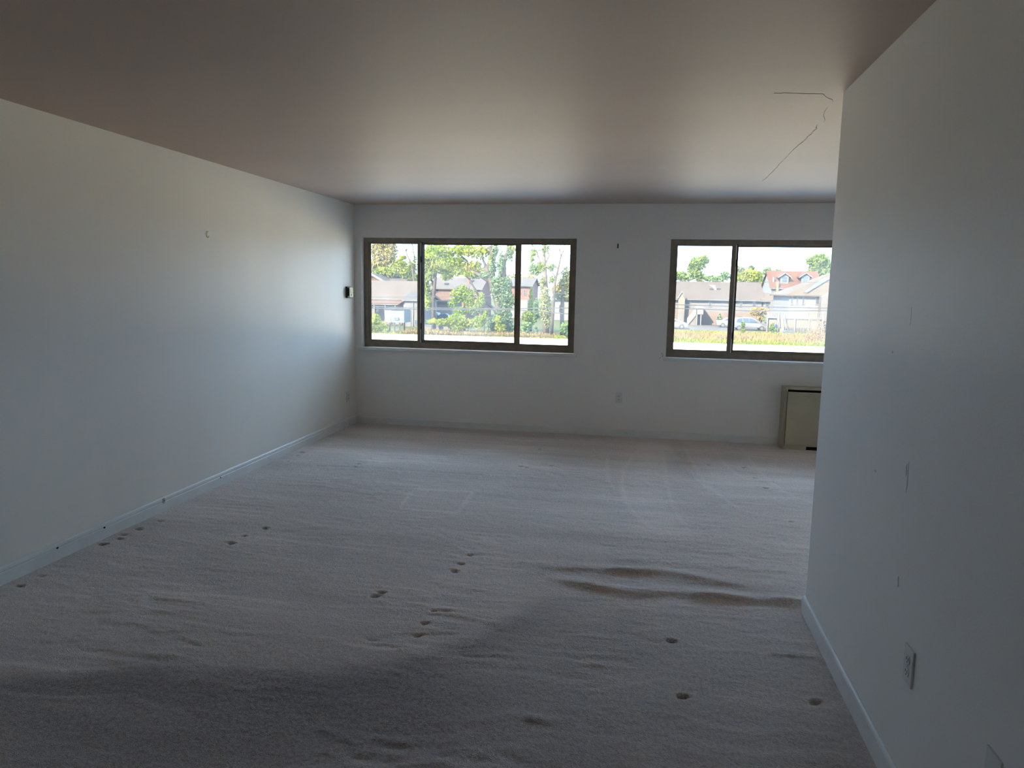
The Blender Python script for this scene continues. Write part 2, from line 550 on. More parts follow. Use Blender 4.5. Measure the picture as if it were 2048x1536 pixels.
# ---- shell
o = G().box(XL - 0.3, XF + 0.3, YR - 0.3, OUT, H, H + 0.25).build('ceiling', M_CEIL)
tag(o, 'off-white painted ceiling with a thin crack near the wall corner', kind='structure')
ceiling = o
o = G().box(XL - 0.2, XL, YR - 0.2, OUT, -0.04, H).build('wall_left', M_WALL)
tag(o, 'long white painted wall on the left', kind='structure')
wall_left = o
g = G()
xs_ = [XL, W1[0], W1[1], W2[0], W2[1], XF]
g.box(XL, XF, YB, OUT, -0.04, W1[2] - 0.02)
g.box(XL, XF, YB, OUT, W1[3], H)
g.box(XL, W1[0], YB, OUT, W1[2] - 0.02, W1[3])
g.box(W1[1], W2[0], YB, OUT, W1[2] - 0.02, W1[3])
g.box(W2[1], W3[0], YB, OUT, W1[2] - 0.02, W1[3])
g.box(W3[1], XF, YB, OUT, W1[2] - 0.02, W1[3])
o = g.build('wall_back', M_WALL2)
tag(o, 'white painted window wall at the far end', kind='structure')
wall_back = o
o = G().box(XR, XR + 0.13, YR, YE, -0.04, H).build('wall_right', M_WALL2)
tag(o, 'near white wall on the right ending in an outside corner', kind='structure')
wall_right = o
o = G().box(XR + 0.13, XF, YE - 0.13, YE, -0.04, H).build('wall_return', M_WALL2)
tag(o, 'white wall running right from the outside corner', kind='structure')
o = G().box(XF, XF + 0.2, YE - 0.13, OUT, -0.04, H).build('wall_far_right', M_WALL2)
tag(o, 'white end wall beyond the outside corner', kind='structure')
o = G().box(XL - 0.2, XR + 0.13, YR - 0.2, YR, -0.04, H).build('wall_behind', M_WALL2)
tag(o, 'white wall behind the viewer', kind='structure')

# thin crack in the ceiling
def strip(pts, w, z, nrm_axis=2, jitter=0.006):
    g_ = G()
    P = []
    for i in range(len(pts) - 1):
        a, b = Vector(pts[i]), Vector(pts[i + 1])
        for k in range(4):
            P.append(a.lerp(b, k / 4) + Vector((random.uniform(-jitter, jitter), random.uniform(-jitter, jitter))))
    P.append(Vector(pts[-1]))
    for i in range(len(P) - 1):
        d_ = (P[i + 1] - P[i]).normalized()
        n_ = Vector((-d_.y, d_.x)) * w * random.uniform(0.3, 1.0)
        q = [P[i] - n_, P[i] + n_, P[i + 1] + n_, P[i + 1] - n_]
        g_.prism([tuple(c) for c in q], 2, z - 0.0012, z + 0.001)
    return g_


strip([(0.909, 6.177), (0.914, 5.755), (0.897, 5.271)], 0.0016, H).build('crack', M_CRACK, ceiling)
strip([(0.892, 4.865), (0.896, 4.549), (0.893, 4.286), (0.876, 4.187)], 0.0022, H).build('crack', M_CRACK, ceiling)
strip([(0.884, 4.865 - .02), (0.896, 5.2)], 0.001, H).build('crack', M_CRACK, ceiling)
strip([(0.892, 4.108), (0.855, 3.93), (0.839, 3.811)], 0.0012, H).build('crack', M_CRACK, ceiling)
strip([(0.839, 3.70), (0.76, 3.56), (0.60, 3.525), (0.544, 3.519)], 0.0010, H).build('crack', M_CRACK, ceiling)


# ---- baseboards
def baseboard(name, label, fixed_axis, wall, sign, a0, a1, h=0.085, t=0.013, bead=True):
    poly = [(0, -0.03), (t, -0.03), (t, h * 0.66), (t * 0.72, h * 0.70), (t * 0.72, h * 0.74), (t * 0.95, h * 0.78),
            (t * 0.8, h * 0.93), (t * 0.35, h), (0, h)] if bead else \
           [(0, -0.03), (t, -0.03), (t, h * 0.86), (t * 0.8, h * 0.95), (t * 0.35, h), (0, h)]
    pp = [(wall + sign * p[0], p[1]) for p in poly]
    if fixed_axis == 0:
        g_ = G().prism(pp, 1, a0, a1)
    else:
        g_ = G().prism(pp, 0, a0, a1)
    o_ = g_.build(name, M_TRIM)
    return tag(o_, label, kind='structure')


bb_left = baseboard('baseboard_left', 'white moulded baseboard along the left wall', 0, XL, 1, YR, YB, 0.095, 0.016)
baseboard('baseboard_back', 'white baseboard under the windows', 1, YB, -1, XL + 0.014, 1.43, 0.075, 0.013, False)
baseboard('baseboard_right', 'white baseboard along the near right wall', 0, XR, -1, YR, YE + 0.013, 0.092, 0.014, False)
baseboard('baseboard_return', 'white baseboard round the outside corner', 1, YE, 1, XR, XF, 0.092, 0.014, False)
# nail holes and scuffs in the left baseboard
for (y, z) in [(4.28, 0.072), (3.72, 0.068), (3.36, 0.07), (4.95, 0.06)]:
    G().tube([(XL + 0.010, y, z), (XL + 0.0165, y, z)], 0.006, 8).build('nail_hole', M_DARK, bb_left)
G().box(XL + 0.012, XL + 0.0165, 4.262, 4.285, 0.055, 0.09).build('chipped_spot', M_SCUFF, bb_left)


# ------------------------------------------------------------------ windows
def window(name, op, label, label2):
    x0, x1, z0, z1 = op
    yf0, yf1 = YB + 0.075, YB + 0.155         # frame depth, set back in the opening
    g_ = G()
    fw, fb, ft = 0.052, 0.058, 0.045
    g_.box(x0, x0 + fw, yf0, yf1, z0, z1)
    g_.box(x1 - fw, x1, yf0, yf1, z0, z1)
    g_.box(x0 + fw, x1 - fw, yf0, yf1, z0, z0 + fb)
    g_.box(x0 + fw, x1 - fw, yf0, yf1, z1 - ft, z1)
    g_.box(x0 + fw, x1 - fw, yf0 + 0.004, yf0 + 0.010, z0 + fb, z0 + fb + 0.008)     # inner track lips
    g_.box(x0 + fw, x1 - fw, yf0 + 0.034, yf0 + 0.040, z0 + fb, z0 + fb + 0.008)
    root = g_.build(name, M_BRONZE)
    tag(root, label, kind='structure')
    zi0, zi1 = z0 + fb, z1 - ft
    a = x0 + 0.66                       # meeting stiles
    b = x0 + 1.745
    for (s0, s1, yo, side) in [(x0 + fw, a, 0.012, 'l'), (a - 0.012, b + 0.012, 0.046, 'm'), (b, x1 - fw, 0.012, 'r')]:
        wl_ = 0.020 if side == 'l' else 0.036
        wr_ = 0.020 if side == 'r' else 0.036
        wb, wt = (0.022, 0.016) if side != 'm' else (0.03, 0.022)
        y0_, y1_ = yf0 + yo, yf0 + yo + 0.026
        s_ = G()
        s_.box(s0, s0 + wl_, y0_, y1_, zi0 + 0.002, zi1)
        s_.box(s1 - wr_, s1, y0_, y1_, zi0 + 0.002, zi1)
        s_.box(s0 + wl_, s1 - wr_, y0_, y1_, zi0 + 0.002, zi0 + wb)
        s_.box(s0 + wl_, s1 - wr_, y0_, y1_, zi1 - wt, zi1)
        so = s_.build('sash', M_BRONZE, root)
        gm = G()
        ym = (y0_ + y1_) / 2
        ga, gb, gc, gd = s0 + wl_, s1 - wr_, zi0 + wb, zi1 - wt
        for (p, q, r_, t_) in [(ga, ga + .005, gc, gd), (gb - .005, gb, gc, gd), (ga, gb, gc, gc + .005), (ga, gb, gd - .005, gd)]:
            gm.box(p, q, ym - 0.006, ym + 0.006, r_, t_)
        gm.build('gasket', M_SEAL, so)
        G().box(ga - 0.004, gb + 0.004, ym - 0.002, ym + 0.002, gc - 0.004, gd + 0.004).build('pane', M_GLASS, so)
        if side == 'l':
            # bright interlock strip with two small pulls on the meeting stile
            st = G().box(s1 - 0.004, s1 + 0.008, y0_ - 0.006, y0_ + 0.016, zi0 + 0.004, zi1 - 0.01).build('interlock_strip', M_ALU, so)
            for zz in (zi0 + 0.19, zi1 - 0.19):
                G().prism([(s1 + 0.002, zz - 0.04), (s1 + 0.012, zz - 0.02), (s1 + 0.014, zz + 0.02), (s1 + 0.002, zz + 0.04)], 1,
                          y0_ - 0.014, y0_ - 0.002).build('finger_pull', M_SEAL, so)
            G().box(s1 + 0.008, s1 + 0.020, y0_ + 0.006, y0_ + 0.03, zi0 + 0.002, zi1).build('pile_seal', M_SEAL, so)
        if side == 'r':
            G().box(s0 - 0.006, s0 + 0.004, y1_ - 0.004, y1_ + 0.008, zi0 + 0.004, zi1 - 0.004).build('pile_seal', M_SEAL, so)
    # painted stool and the plaster return edge
    g2 = G().box(x0 - 0.032, x1 + 0.032, YB - 0.028, YB + 0.074, z0 - 0.030, z0)
    st = g2.build('window_sill', M_TRIM, root, bevel=0.004)
    return root


window('window_1', W1, 'wide three-pane bronze sliding window on the left', '')
window('window_2', W2, 'bronze sliding window partly hidden by the right wall', '')

window('window_3', W3, 'bronze sliding window out of sight round the corner', '')

# ------------------------------------------------------------------ convector under the right window
cv = empty('wall_convector', (1.442, YB, 0), 'beige metal convector heater standing under the right window', 'heater')
c0, c1 = 0.0, 1.12
fy = -0.225      # front face
G().prism([(fy, 0.0), (0, 0.0), (0, 0.618), (fy + 0.004, 0.618), (fy, 0.606), (fy, 0.585), (fy + 0.02, 0.585), (fy + 0.02, 0.03), (fy, 0.03)], 0,
          c0, c0 + 0.022).build('end_panel', M_CONV, cv, bevel=0.002)
G().prism([(fy, 0.0), (0, 0.0), (0, 0.618), (fy + 0.004, 0.618), (fy, 0.606)], 0, c1 - 0.035, c1).build('end_panel', M_CONV, cv, bevel=0.002)
G().box(c0 + 0.023, c1 - 0.036, fy + 0.002, -0.001, 0.606, 0.618).build('top_panel', M_CONV, cv, bevel=0.002)
G().box(c0 + 0.023, c1 - 0.036, fy - 0.008, fy + 0.016, 0.050, 0.576).build('front_panel', M_CONV, cv, bevel=0.004)
G().box(c0 + 0.023, c1 - 0.036, fy - 0.010, fy + 0.016, 0.5765, 0.583).build('front_panel_lip', M_CONVL, cv)
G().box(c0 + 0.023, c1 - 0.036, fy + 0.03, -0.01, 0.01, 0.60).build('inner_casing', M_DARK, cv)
G().box(c0 + 0.023, c0 + 0.232, fy + 0.006, fy + 0.026, 0.0, 0.047).build('kick_panel', M_CONV, cv, bevel=0.002)
G().box(c0 + 0.232, c1 - 0.036, fy + 0.000, fy + 0.010, 0.038, 0.0475).build('kick_rail', M_CONVL, cv)
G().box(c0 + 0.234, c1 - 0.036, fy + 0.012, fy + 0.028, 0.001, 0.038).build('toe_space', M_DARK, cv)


# ------------------------------------------------------------------ small wall fittings
def outlet(name, loc, rz, label, sockets=True):
    r = empty(name, loc, label, 'outlet', rz=rz)
    # plate faces local -Y, back at y = 0
    G().box(-0.035, 0.035, -0.0065, 0, -0.0575, 0.0575).build('plate', M_PLATE, r, bevel=0.0022)
    if sockets:
        for z in (0.0195, -0.0195):
            s_ = G()
            n = 20
            pl = [(0.0165 * math.cos(2 * math.pi * k / n), max(-0.0125, min(0.0125, 0.0165 * math.sin(2 * math.pi * k / n))) + z) for k in range(n)]
            s_.prism(pl, 1, -0.0085, -0.004)
            so = s_.build('socket', M_PLATE, r)
            for dx in (-0.0065, 0.0065):
                G().box(dx - 0.0017, dx + 0.0017, -0.0089, -0.007, z - 0.003, z + 0.006).build('slot', M_DARK, so)
            G().tube([(0, -0.0089, z - 0.0085), (0, -0.007, z - 0.0085)], 0.0024, 8).build('slot', M_DARK, so)
        G().tube([(0, -0.0078, 0), (0, -0.005, 0)], 0.0032, 10).build('screw', M_ALU, r)
    return r


outlet('wall_outlet', (-0.203, YB, 0.417), 0, 'white duplex outlet low on the wall between the two windows')
outlet('wall_outlet', (XR, 2.232, 0.440), -math.pi / 2, 'white outlet plate low on the near right wall')
outlet('wall_outlet', (XL, 7.46, 0.33), math.pi / 2, 'faint painted-over outlet low on the left wall by the corner')
outlet('wall_plate', (XR, 1.70, 0.455), -math.pi / 2, 'blank plate at the bottom right corner, nearest to the viewer', False)
G().tube([(XR - 0.0008, 2.275, 0.474), (XR + 0.001, 2.275, 0.474)], 0.006, 7).build('scuff', M_SCUFF, wall_right)

th = empty('thermostat', (XL, 7.49, 1.481), 'small beige thermostat on the left wall near the window corner', 'thermostat')
G().box(0, 0.022, -0.058, 0.060, -0.062, 0.062).build('base', M_THERMD, th, bevel=0.004)
G().box(0.020, 0.046, -0.050, 0.052, -0.056, 0.056).build('cover', M_THERM, th, bevel=0.006)
G().box(0.0205, 0.040, -0.052, -0.0495, -0.040, 0.046).build('side_vent', M_DARK, th)
G().box(0.0455, 0.048, -0.018, 0.030, 0.002, 0.040).build('dial_window', M_BRASS, th, bevel=0.001)
G().tube([(0.045, 0.006, -0.028), (0.052, 0.006, -0.028)], 0.010, 14).build('setting_knob', M_BRASS, th)

hk = empty('picture_hook', (XL, 4.914, 1.91), 'tiny brass picture hook on the left wall', 'hook')
G().box(0, 0.0015, -0.008, 0.008, -0.022, 0.022).build('back_strap', M_BRASS, hk)
G().tube([(0.001, 0, -0.018), (0.006, 0, -0.026), (0.013, 0, -0.022), (0.015, 0, -0.012)], 0.002, 8).build('hook_bend', M_BRASS, hk, smooth=True)
G().tube([(-0.004, 0, 0.022), (0.012, 0, 0.016)], 0.0015, 8).build('nail', M_IRON, hk)

hk = empty('wall_hook', (-0.27, YB, 2.011), 'small black hook on the wall between the windows', 'hook')
G().box(-0.006, 0.006, -0.002, 0, -0.020, 0.022).build('back_strap', M_IRON, hk)
G().tube([(0, -0.002, 0.012), (0, -0.014, 0.014), (0, -0.018, 0.022)], 0.004, 8).build('upper_prong', M_IRON, hk, smooth=True)
G().tube([(0, -0.002, -0.010), (0, -0.012, -0.022), (0, -0.020, -0.016), (0, -0.021, -0.004)], 0.0045, 8).build('lower_prong', M_IRON, hk, smooth=True)
nl = empty('wall_nail', (0.225, YB, 2.008), 'thin nail left in the wall beside the right window', 'nail')
G().tube([(0, 0.004, -0.010), (0.002, -0.012, 0.006)], 0.0018, 8).build('shank', M_ALU, nl)
G().tube([(0.002, -0.012, 0.006), (0.0022, -0.0132, 0.0072)], 0.004, 10).build('head', M_ALU, nl)

# marks on the right wall and by the right window
for (y, z, w_, h_, m_, n_) in [(2.482, 1.485, .004, .03, M_CHIP, 'paint_chip'), (2.383, 0.644, .006, .02, M_SCUFF, 'scuff'),
                               (2.40, 1.005, .006, .02, M_SCUFF, 'scuff'), (2.385, 0.985, .003, .05, M_SCUFF, 'scuff'),
                               (2.62, 1.36, .008, .004, M_SCUFF, 'scuff'), (2.69, 0.93, .01, .004, M_SCUFF, 'scuff')]:
    G().prism([(y - w_, z - h_ * .6), (y + w_ * .3, z - h_), (y + w_, z + h_ * .5), (y, z + h_)], 0, XR - 0.0008, XR + 0.001).build(n_, m_, wall_right)
for (x, z, w_, h_) in [(0.235, 0.885, .006, .02), (0.222, 0.905, .01, .006), (0.246, 0.84, .005, .012), (0.21, 0.86, .008, .005)]:
    G().prism([(x - w_, z - h_ * .6), (x + w_ * .4, z - h_), (x + w_, z + h_ * .5), (x, z + h_)], 1, YB - 0.0008, YB + 0.001).build('chipped_spot', M_SCUFF, wall_back)

# ------------------------------------------------------------------ outdoors (ground level ZG, about one storey below the room)
ZG = -3.55
ALB, LEAF = 0.315, 0.86          # overall reflectance level of the outdoor paints and of the leaves


def emat(name, col, *a, **k):
    if k.get('col2'):
        k['col2'] = tuple(c * ALB for c in k['col2'])
    lv = ALB
    if 'shingles' in name or 'roof' in name:
        lv = ALB * 0.64             # roofs catch more sun and blue sky, so darkened and warmed here
        col = (col[0] * 1.06, col[1] * 0.97, col[2] * 0.84)
    return mat(name, tuple(c * lv for c in col), *a, **k)


def eleaf(name, c1, c2, *a):
    return leafmat(name, tuple(c * LEAF for c in c1), tuple(c * LEAF for c in c2), *a)


M_FACADE = mat('own building brick', (0.30, 0.24, 0.20), 0.85, 0.2, var=0.1, scale=3)
M_LOT = mat('pale sun-bleached concrete', (0.82, 0.69, 0.50), 0.9, 0.15, var=0.07, scale=0.25, bump=0.01, bscale=3)
M_JOINT = mat('tarred joint', (0.42, 0.38, 0.33), 0.9, 0.1, var=0.15, scale=3)
M_GRASS = emat('spring grass', (0.085, 0.11, 0.020), 0.95, 0.1, col2=(0.125, 0.12, 0.036), scale=0.18)
M_ASPHALT = emat('pale driveway', (0.155, 0.13, 0.115), 0.9, 0.1, var=0.08, scale=0.5)
M_DRY = eleaf('dry weeds', (0.155, 0.105, 0.050), (0.19, 0.145, 0.062), 0.35, 0.3)
M_GREENW = eleaf('green weeds', (0.105, 0.135, 0.014), (0.16, 0.165, 0.030), 0.4, 0.35)
L_YG = eleaf('yellow green leaves', (0.12, 0.165, 0.015), (0.23, 0.24, 0.035), 0.6)
L_YEL = eleaf('golden spring leaves', (0.20, 0.175, 0.035), (0.27, 0.215, 0.075), 0.5)
L_GRN = eleaf('fresh green leaves', (0.085, 0.14, 0.030), (0.17, 0.21, 0.045), 0.7)
L_IVY = eleaf('ivy leaves', (0.065, 0.105, 0.050), (0.115, 0.155, 0.065), 1.2, 0.25)
L_PALE = eleaf('pale ivy leaves', (0.13, 0.145, 0.065), (0.21, 0.21, 0.10), 1.2, 0.3)
L_ORG = eleaf('orange twig leaves', (0.28, 0.16, 0.09), (0.30, 0.21, 0.10), 1.0)
L_GOLD = eleaf('ochre leaves', (0.27, 0.185, 0.06), (0.31, 0.24, 0.08), 1.0)
L_CON = eleaf('dark conifer needles', (0.07, 0.115, 0.04), (0.11, 0.16, 0.05), 1.5, 0.2)
M_BARK = emat('grey brown bark', (0.13, 0.105, 0.085), 0.9, 0.1, var=0.25, scale=3)
M_BARKP = emat('pale bark', (0.24, 0.20, 0.165), 0.9, 0.1, var=0.2, scale=3)
M_TAN = emat('tan asphalt shingles', (0.205, 0.168, 0.145), 0.9, 0.1, var=0.07, scale=0.8)
M_TANW = emat('warm tan shingles', (0.245, 0.195, 0.145), 0.9, 0.1, var=0.07, scale=0.8)
M_PINK = emat('pinkish beige shingles', (0.235, 0.195, 0.172), 0.9, 0.1, var=0.05, scale=0.6)
M_GREYR = emat('grey shingles', (0.18, 0.17, 0.175), 0.9, 0.1, var=0.06, scale=0.8)
M_LILR = emat('pale grey shingles', (0.225, 0.21, 0.215), 0.9, 0.1, var=0.05, scale=0.8)
M_REDR = emat('faded red shingles', (0.26, 0.125, 0.080), 0.9, 0.1, var=0.1, scale=0.8)
M_SALM = emat('salmon roof', (0.26, 0.155, 0.115), 0.9, 0.1, var=0.07, scale=0.8)
M_SIDE = emat('grey white siding', (0.235, 0.22, 0.215), 0.8, 0.2, var=0.03, scale=0.7)
M_WHITE = emat('white siding', (0.275, 0.26, 0.24), 0.8, 0.2, var=0.03, scale=0.7)
M_CREAM = emat('cream paint', (0.27, 0.235, 0.185), 0.8, 0.2, var=0.03, scale=0.7)
M_BEIGE = emat('beige siding', (0.225, 0.195, 0.170), 0.8, 0.2, var=0.04, scale=0.7)
M_BRICKP = emat('pinkish brick', (0.26, 0.19, 0.155), 0.85, 0.15, var=0.08, scale=1.5)
M_BRICK = emat('red brick', (0.33, 0.155, 0.115), 0.85, 0.15, var=0.12, scale=1.5)
M_GREYW = emat('grey siding', (0.20, 0.19, 0.18), 0.8, 0.2, var=0.05, scale=0.7)
M_WOOD = emat('tan timber', (0.27, 0.21, 0.13), 0.85, 0.15, var=0.1, scale=2)
M_PANE = emat('house window glass', (0.075, 0.085, 0.095), 0.15, 0.5, var=0.2, scale=1.2)
M_PANEB = emat('blue sky glass', (0.08, 0.115, 0.15), 0.12, 0.6, var=0.2, scale=1.2)
M_SOLAR = emat('solar glass', (0.13, 0.145, 0.17), 0.6, 0.3, var=0.1, scale=1.0)
M_SILVER = emat('silver car paint', (0.20, 0.20, 0.22), 0.35, 0.5, var=0.02, scale=1)
M_CARW = emat('white car paint', (0.31, 0.31, 0.31), 0.35, 0.5, var=0.02, scale=1)
M_CARG = emat('tinted car glass', (0.05, 0.06, 0.085), 0.15, 0.6, var=0.1, scale=2)
M_TYRE = emat('tyre rubber', (0.06, 0.06, 0.06), 0.8, 0.2, var=0.1, scale=6)
M_HUB = emat('wheel cover', (0.24, 0.24, 0.24), 0.4, 0.5, metal=0.3, var=0.05, scale=6)
M_TEAL = emat('turquoise tarp', (0.035, 0.20, 0.22), 0.6, 0.3, var=0.08, scale=2)
M_BLUE = emat('blue plastic', (0.045, 0.07, 0.15), 0.6, 0.3, var=0.08, scale=2)
M_PBLUE = emat('pale blue panel', (0.20, 0.245, 0.245), 0.7, 0.2, var=0.03, scale=1)
M_WIRE = emat('power cable', (0.05, 0.05, 0.055), 0.6, 0.3, var=0.1, scale=4)
M_GTARP = emat('grey tarp', (0.11, 0.12, 0.12), 0.8, 0.2, var=0.15, scale=2)


def gz(x, y):
    return ZG


# own building around the room: storey below, storeys above, neighbours left and right
for nm, bx in [('building_below', (-16, 18, -12, OUT, ZG, -0.31)), ('building_above', (-16, 18, -12, OUT, H + 0.26, 6.2)),
               ('building_beside', (-16, XL - 0.31, -12, OUT, -0.31, H + 0.26)), ('building_beside', (XF + 0.31, 18, -12, OUT, -0.31, H + 0.26))]:
    tag(G().box(*bx).build(nm, M_FACADE), 'brick outside of the apartment building', kind='structure')

# ---- ground
tag(G().box(-170, 170, OUT, 73.5, ZG - 0.3, ZG).build('ground_lot', M_LOT), 'pale concrete lot below the windows', kind='structure')
M_BOUNCE = mat('grey bounce ground', (0.50, 0.51, 0.52), 0.9, 0.15, var=0.06, scale=0.5)  # for an unseen strip added to bounce bluish sky light onto the ceiling
tag(G().box(-170, 170, OUT, OUT + 11.5, ZG - 0.3, ZG + 0.02).build('ground_bounce', M_BOUNCE), 'grey bounce ground strip at the foot of the building, unseen, added to send cool light to the ceiling', kind='structure')
tag(G().box(-260, 260, 73.5, 420, ZG - 0.35, ZG - 0.02).build('ground_lawn', M_GRASS), 'green lawn beyond the concrete lot', kind='structure')
tag(G().box(-8, 46, 99, 117, ZG - 0.3, ZG + 0.01).build('ground_drive', M_ASPHALT), 'pale paved yard in front of the long house', kind='structure')
tag(G().box(-60, -20, 79, 83.5, ZG - 0.3, ZG + 0.01).build('ground_path', M_ASPHALT), 'paved strip crossing the lawn on the left', kind='structure')
jn = G()
for y_ in (30, 45, 58, 66, 70.5):
    jn.box(-170, 170, y_ - .05, y_ + .05, ZG, ZG + 0.006)
for x_ in range(-160, 170, 9):
    jn.box(x_ - .04, x_ + .04, OUT + 1, 73.4, ZG, ZG + 0.0055)
tag(jn.build('ground_joints', M_JOINT), 'thin tarred joints in the concrete lot', kind='structure')
tag(G().box(-170, 170, 73.3, 73.6, ZG - 0.2, ZG + 0.10).build('trim_kerb', M_LOT), 'low kerb along the far edge of the lot', kind='structure')


# ---- leaves
def leaf_mesh(name, clusters, size, m, parent, seed, stems=False):
    """clusters: (centre, (rx, ry, rz), count); every leaf is a small folded card of real size"""
    r = np.random.default_rng(seed)
    V = []
    for c, rad, n in clusters:
        d = r.normal(size=(n, 3))
        d /= np.linalg.norm(d, axis=1)[:, None]
        d *= (r.random(n) ** (1 / 2.2))[:, None]
        p = np.array(c)[None] + d * np.array(rad)[None]
        a = r.normal(size=(n, 3))
        a /= np.linalg.norm(a, axis=1)[:, None]
        b = np.cross(a, r.normal(size=(n, 3)))
        b /= np.linalg.norm(b, axis=1)[:, None]
        s_ = (size * (0.6 + 0.8 * r.random(n)))[:, None]
        nn = np.cross(a, b) * s_ * 0.25
        V.append(np.stack([p - a * s_, p - b * s_ * .55 + nn, p + a * s_, p + b * s_ * .55 + nn], 1))
    V = np.concatenate(V).reshape(-1, 3)
    n = len(V) // 4
    Fc = np.arange(n * 4, dtype=np.int32).reshape(-1, 4)
    Fc = np.concatenate([Fc[:, [0, 1, 2]], Fc[:, [0, 2, 3]]])
    me_ = bpy.data.meshes.new(name)
    me_.vertices.add(len(V))
    me_.vertices.foreach_set('co', V.astype(np.float32).ravel())
    me_.loops.add(Fc.size)
    me_.loops.foreach_set('vertex_index', Fc.ravel())
    me_.polygons.add(len(Fc))
    me_.polygons.foreach_set('loop_start', np.arange(0, Fc.size, 3, dtype=np.int32))
    me_.polygons.foreach_set('loop_total', np.full(len(Fc), 3, dtype=np.int32))
    me_.update(calc_edges=True)
    me_.materials.append(m)
    o_ = link(name, me_, parent)
    o_['kind'] = 'stuff'
    return o_


def limb(g_, p, d, L, r0, depth, rnd, tips, spread=0.55, n=5):
    pts, rad = [p.copy()], [r0]
    q = p.copy()
    dd = d.copy()
    for i in range(4):
        dd = (dd + Vector((rnd.gauss(0, .11), rnd.gauss(0, .08), rnd.gauss(0.02, .08)))).normalized()
        q = q + dd * (L / 4)
        pts.append(q.copy())
        rad.append(r0 * (1 - 0.13 * (i + 1)))
    g_.tube(pts, rad, n)
    tips.append((q.copy(), depth))
    if depth > 0:
        for k in range(rnd.choice([2, 3])):
            nd = (dd + Vector((rnd.gauss(0, spread), rnd.gauss(0, spread * .7), rnd.gauss(0.1, spread * .5)))).normalized()
            limb(g_, pts[rnd.choice([2, 3, 4])], nd, L * rnd.uniform(.55, .8), r0 * .5, depth - 1, rnd, tips, spread, n)


def tree(name, base, trunks, crowns, size, leaf, bark, label, seed, group=None, twig=0):
    """base point, trunk polylines (offsets, radii), crown clusters as offsets"""
    root = empty(name, base, label, 'tree', group)
    rnd = random.Random(seed)
    g_ = G()
    for pts, rad in trunks:
        g_.tube([Vector(p) for p in pts], rad, 7)
        if twig:
            tips = []
            tip = Vector(pts[-1])
            dv = (tip - Vector(pts[-2])).normalized()
            for k in range(3):
                limb(g_, tip, (dv + Vector((rnd.gauss(0, .45), rnd.gauss(0, .3), .1))).normalized(), twig, rad[-1] * .75, 2, rnd, tips)
    g_.build('trunk', bark, root, smooth=True)
    if crowns:
        leaf_mesh('foliage', crowns, size, leaf, root, seed)
    return root


def rel(px, py, Y, base):
    return at(px, py, Y) - base


def ground_at(px, Y):
    p = at(px, 640, Y)
    return Vector((p.x, Y, ZG - 0.02))


def crown_px(base, Y, blobs, dens=1.0, depth=0.8):
    """blobs: (px, py, rx_px, ry_px, count)"""
    k = Y / F_PX
    return [(tuple(rel(px, py, Y, base)), (rx * k, max(rx, ry) * k * depth, ry * k), int(n * dens)) for px, py, rx, ry, n in blobs]


# ---------------- trees and bushes seen through the left window
Y1 = 80.0
b = ground_at(1002, Y1)
root = tree('ivy_tree', b, [
    ([(0, 0, 0), rel(1003, 630, Y1, b), rel(995, 600, Y1, b), rel(984, 565, Y1, b), rel(975, 540, Y1, b), rel(985, 512, Y1, b), rel(980, 492, Y1, b)], [.62, .5, .46, .42, .36, .26, .18]),
    ([rel(995, 600, Y1, b), rel(1006, 560, Y1, b), rel(1006, 525, Y1, b), rel(1018, 500, Y1, b), rel(1024, 478, Y1, b)], [.42, .4, .34, .24, .15]),
    ([rel(984, 565, Y1, b), rel(962, 552, Y1, b), rel(940, 540, Y1, b), rel(934, 522, Y1, b), rel(918, 508, Y1, b), rel(905, 496, Y1, b)], [.3, .22, .17, .13, .1, .07]),
    ([rel(975, 540, Y1, b), rel(966, 520, Y1, b), rel(962, 498, Y1, b)], [.2, .13, .08]),
    ([rel(985, 512, Y1, b), rel(972, 500, Y1, b), rel(958, 488, Y1, b)], [.18, .13, .08]),
    ([rel(960, 596, Y1, b), rel(948, 575, Y1, b), rel(938, 558, Y1, b), rel(930, 552, Y1, b)], [.12, .11, .09, .06]),
    ([rel(1003, 640, Y1, b), rel(985, 615, Y1, b), rel(968, 602, Y1, b), rel(958, 592, Y1, b)], [.2, .16, .14, .12])],
    crown_px(b, Y1, [(1006, 640, 20, 32, 1500), (1010, 600, 20, 26, 1500), (1008, 570, 17, 22, 1100), (992, 575, 12, 26, 800), (976, 550, 15, 9, 420),
                     (985, 530, 9, 22, 480), (1003, 530, 9, 26, 620), (1020, 505, 8, 20, 320), (990, 500, 8, 14, 300), (985, 650, 14, 16, 420),
                     (950, 553, 14, 5, 160), (1015, 655, 14, 14, 500)], 1.0, 0.7),
    0.15, L_IVY, M_BARK, 'tall forked tree wrapped in dark ivy, centre pane of the left window', 101)
leaf_mesh('spring_leaves', crown_px(b, Y1, [(880, 505, 34, 16, 800), (930, 500, 34, 14, 560), (955, 505, 24, 14, 300), (905, 525, 32, 16, 800), (950, 530, 14, 9, 220), (935, 548, 16, 6, 160),
                                           (970, 500, 12, 8, 90), (982, 525, 6, 16, 120), (985, 545, 6, 8, 90), (1022, 500, 8, 14, 110)], 1.0, 0.8),
          0.18, L_YG, root, 131)
b = ground_at(868, Y1 + 5)
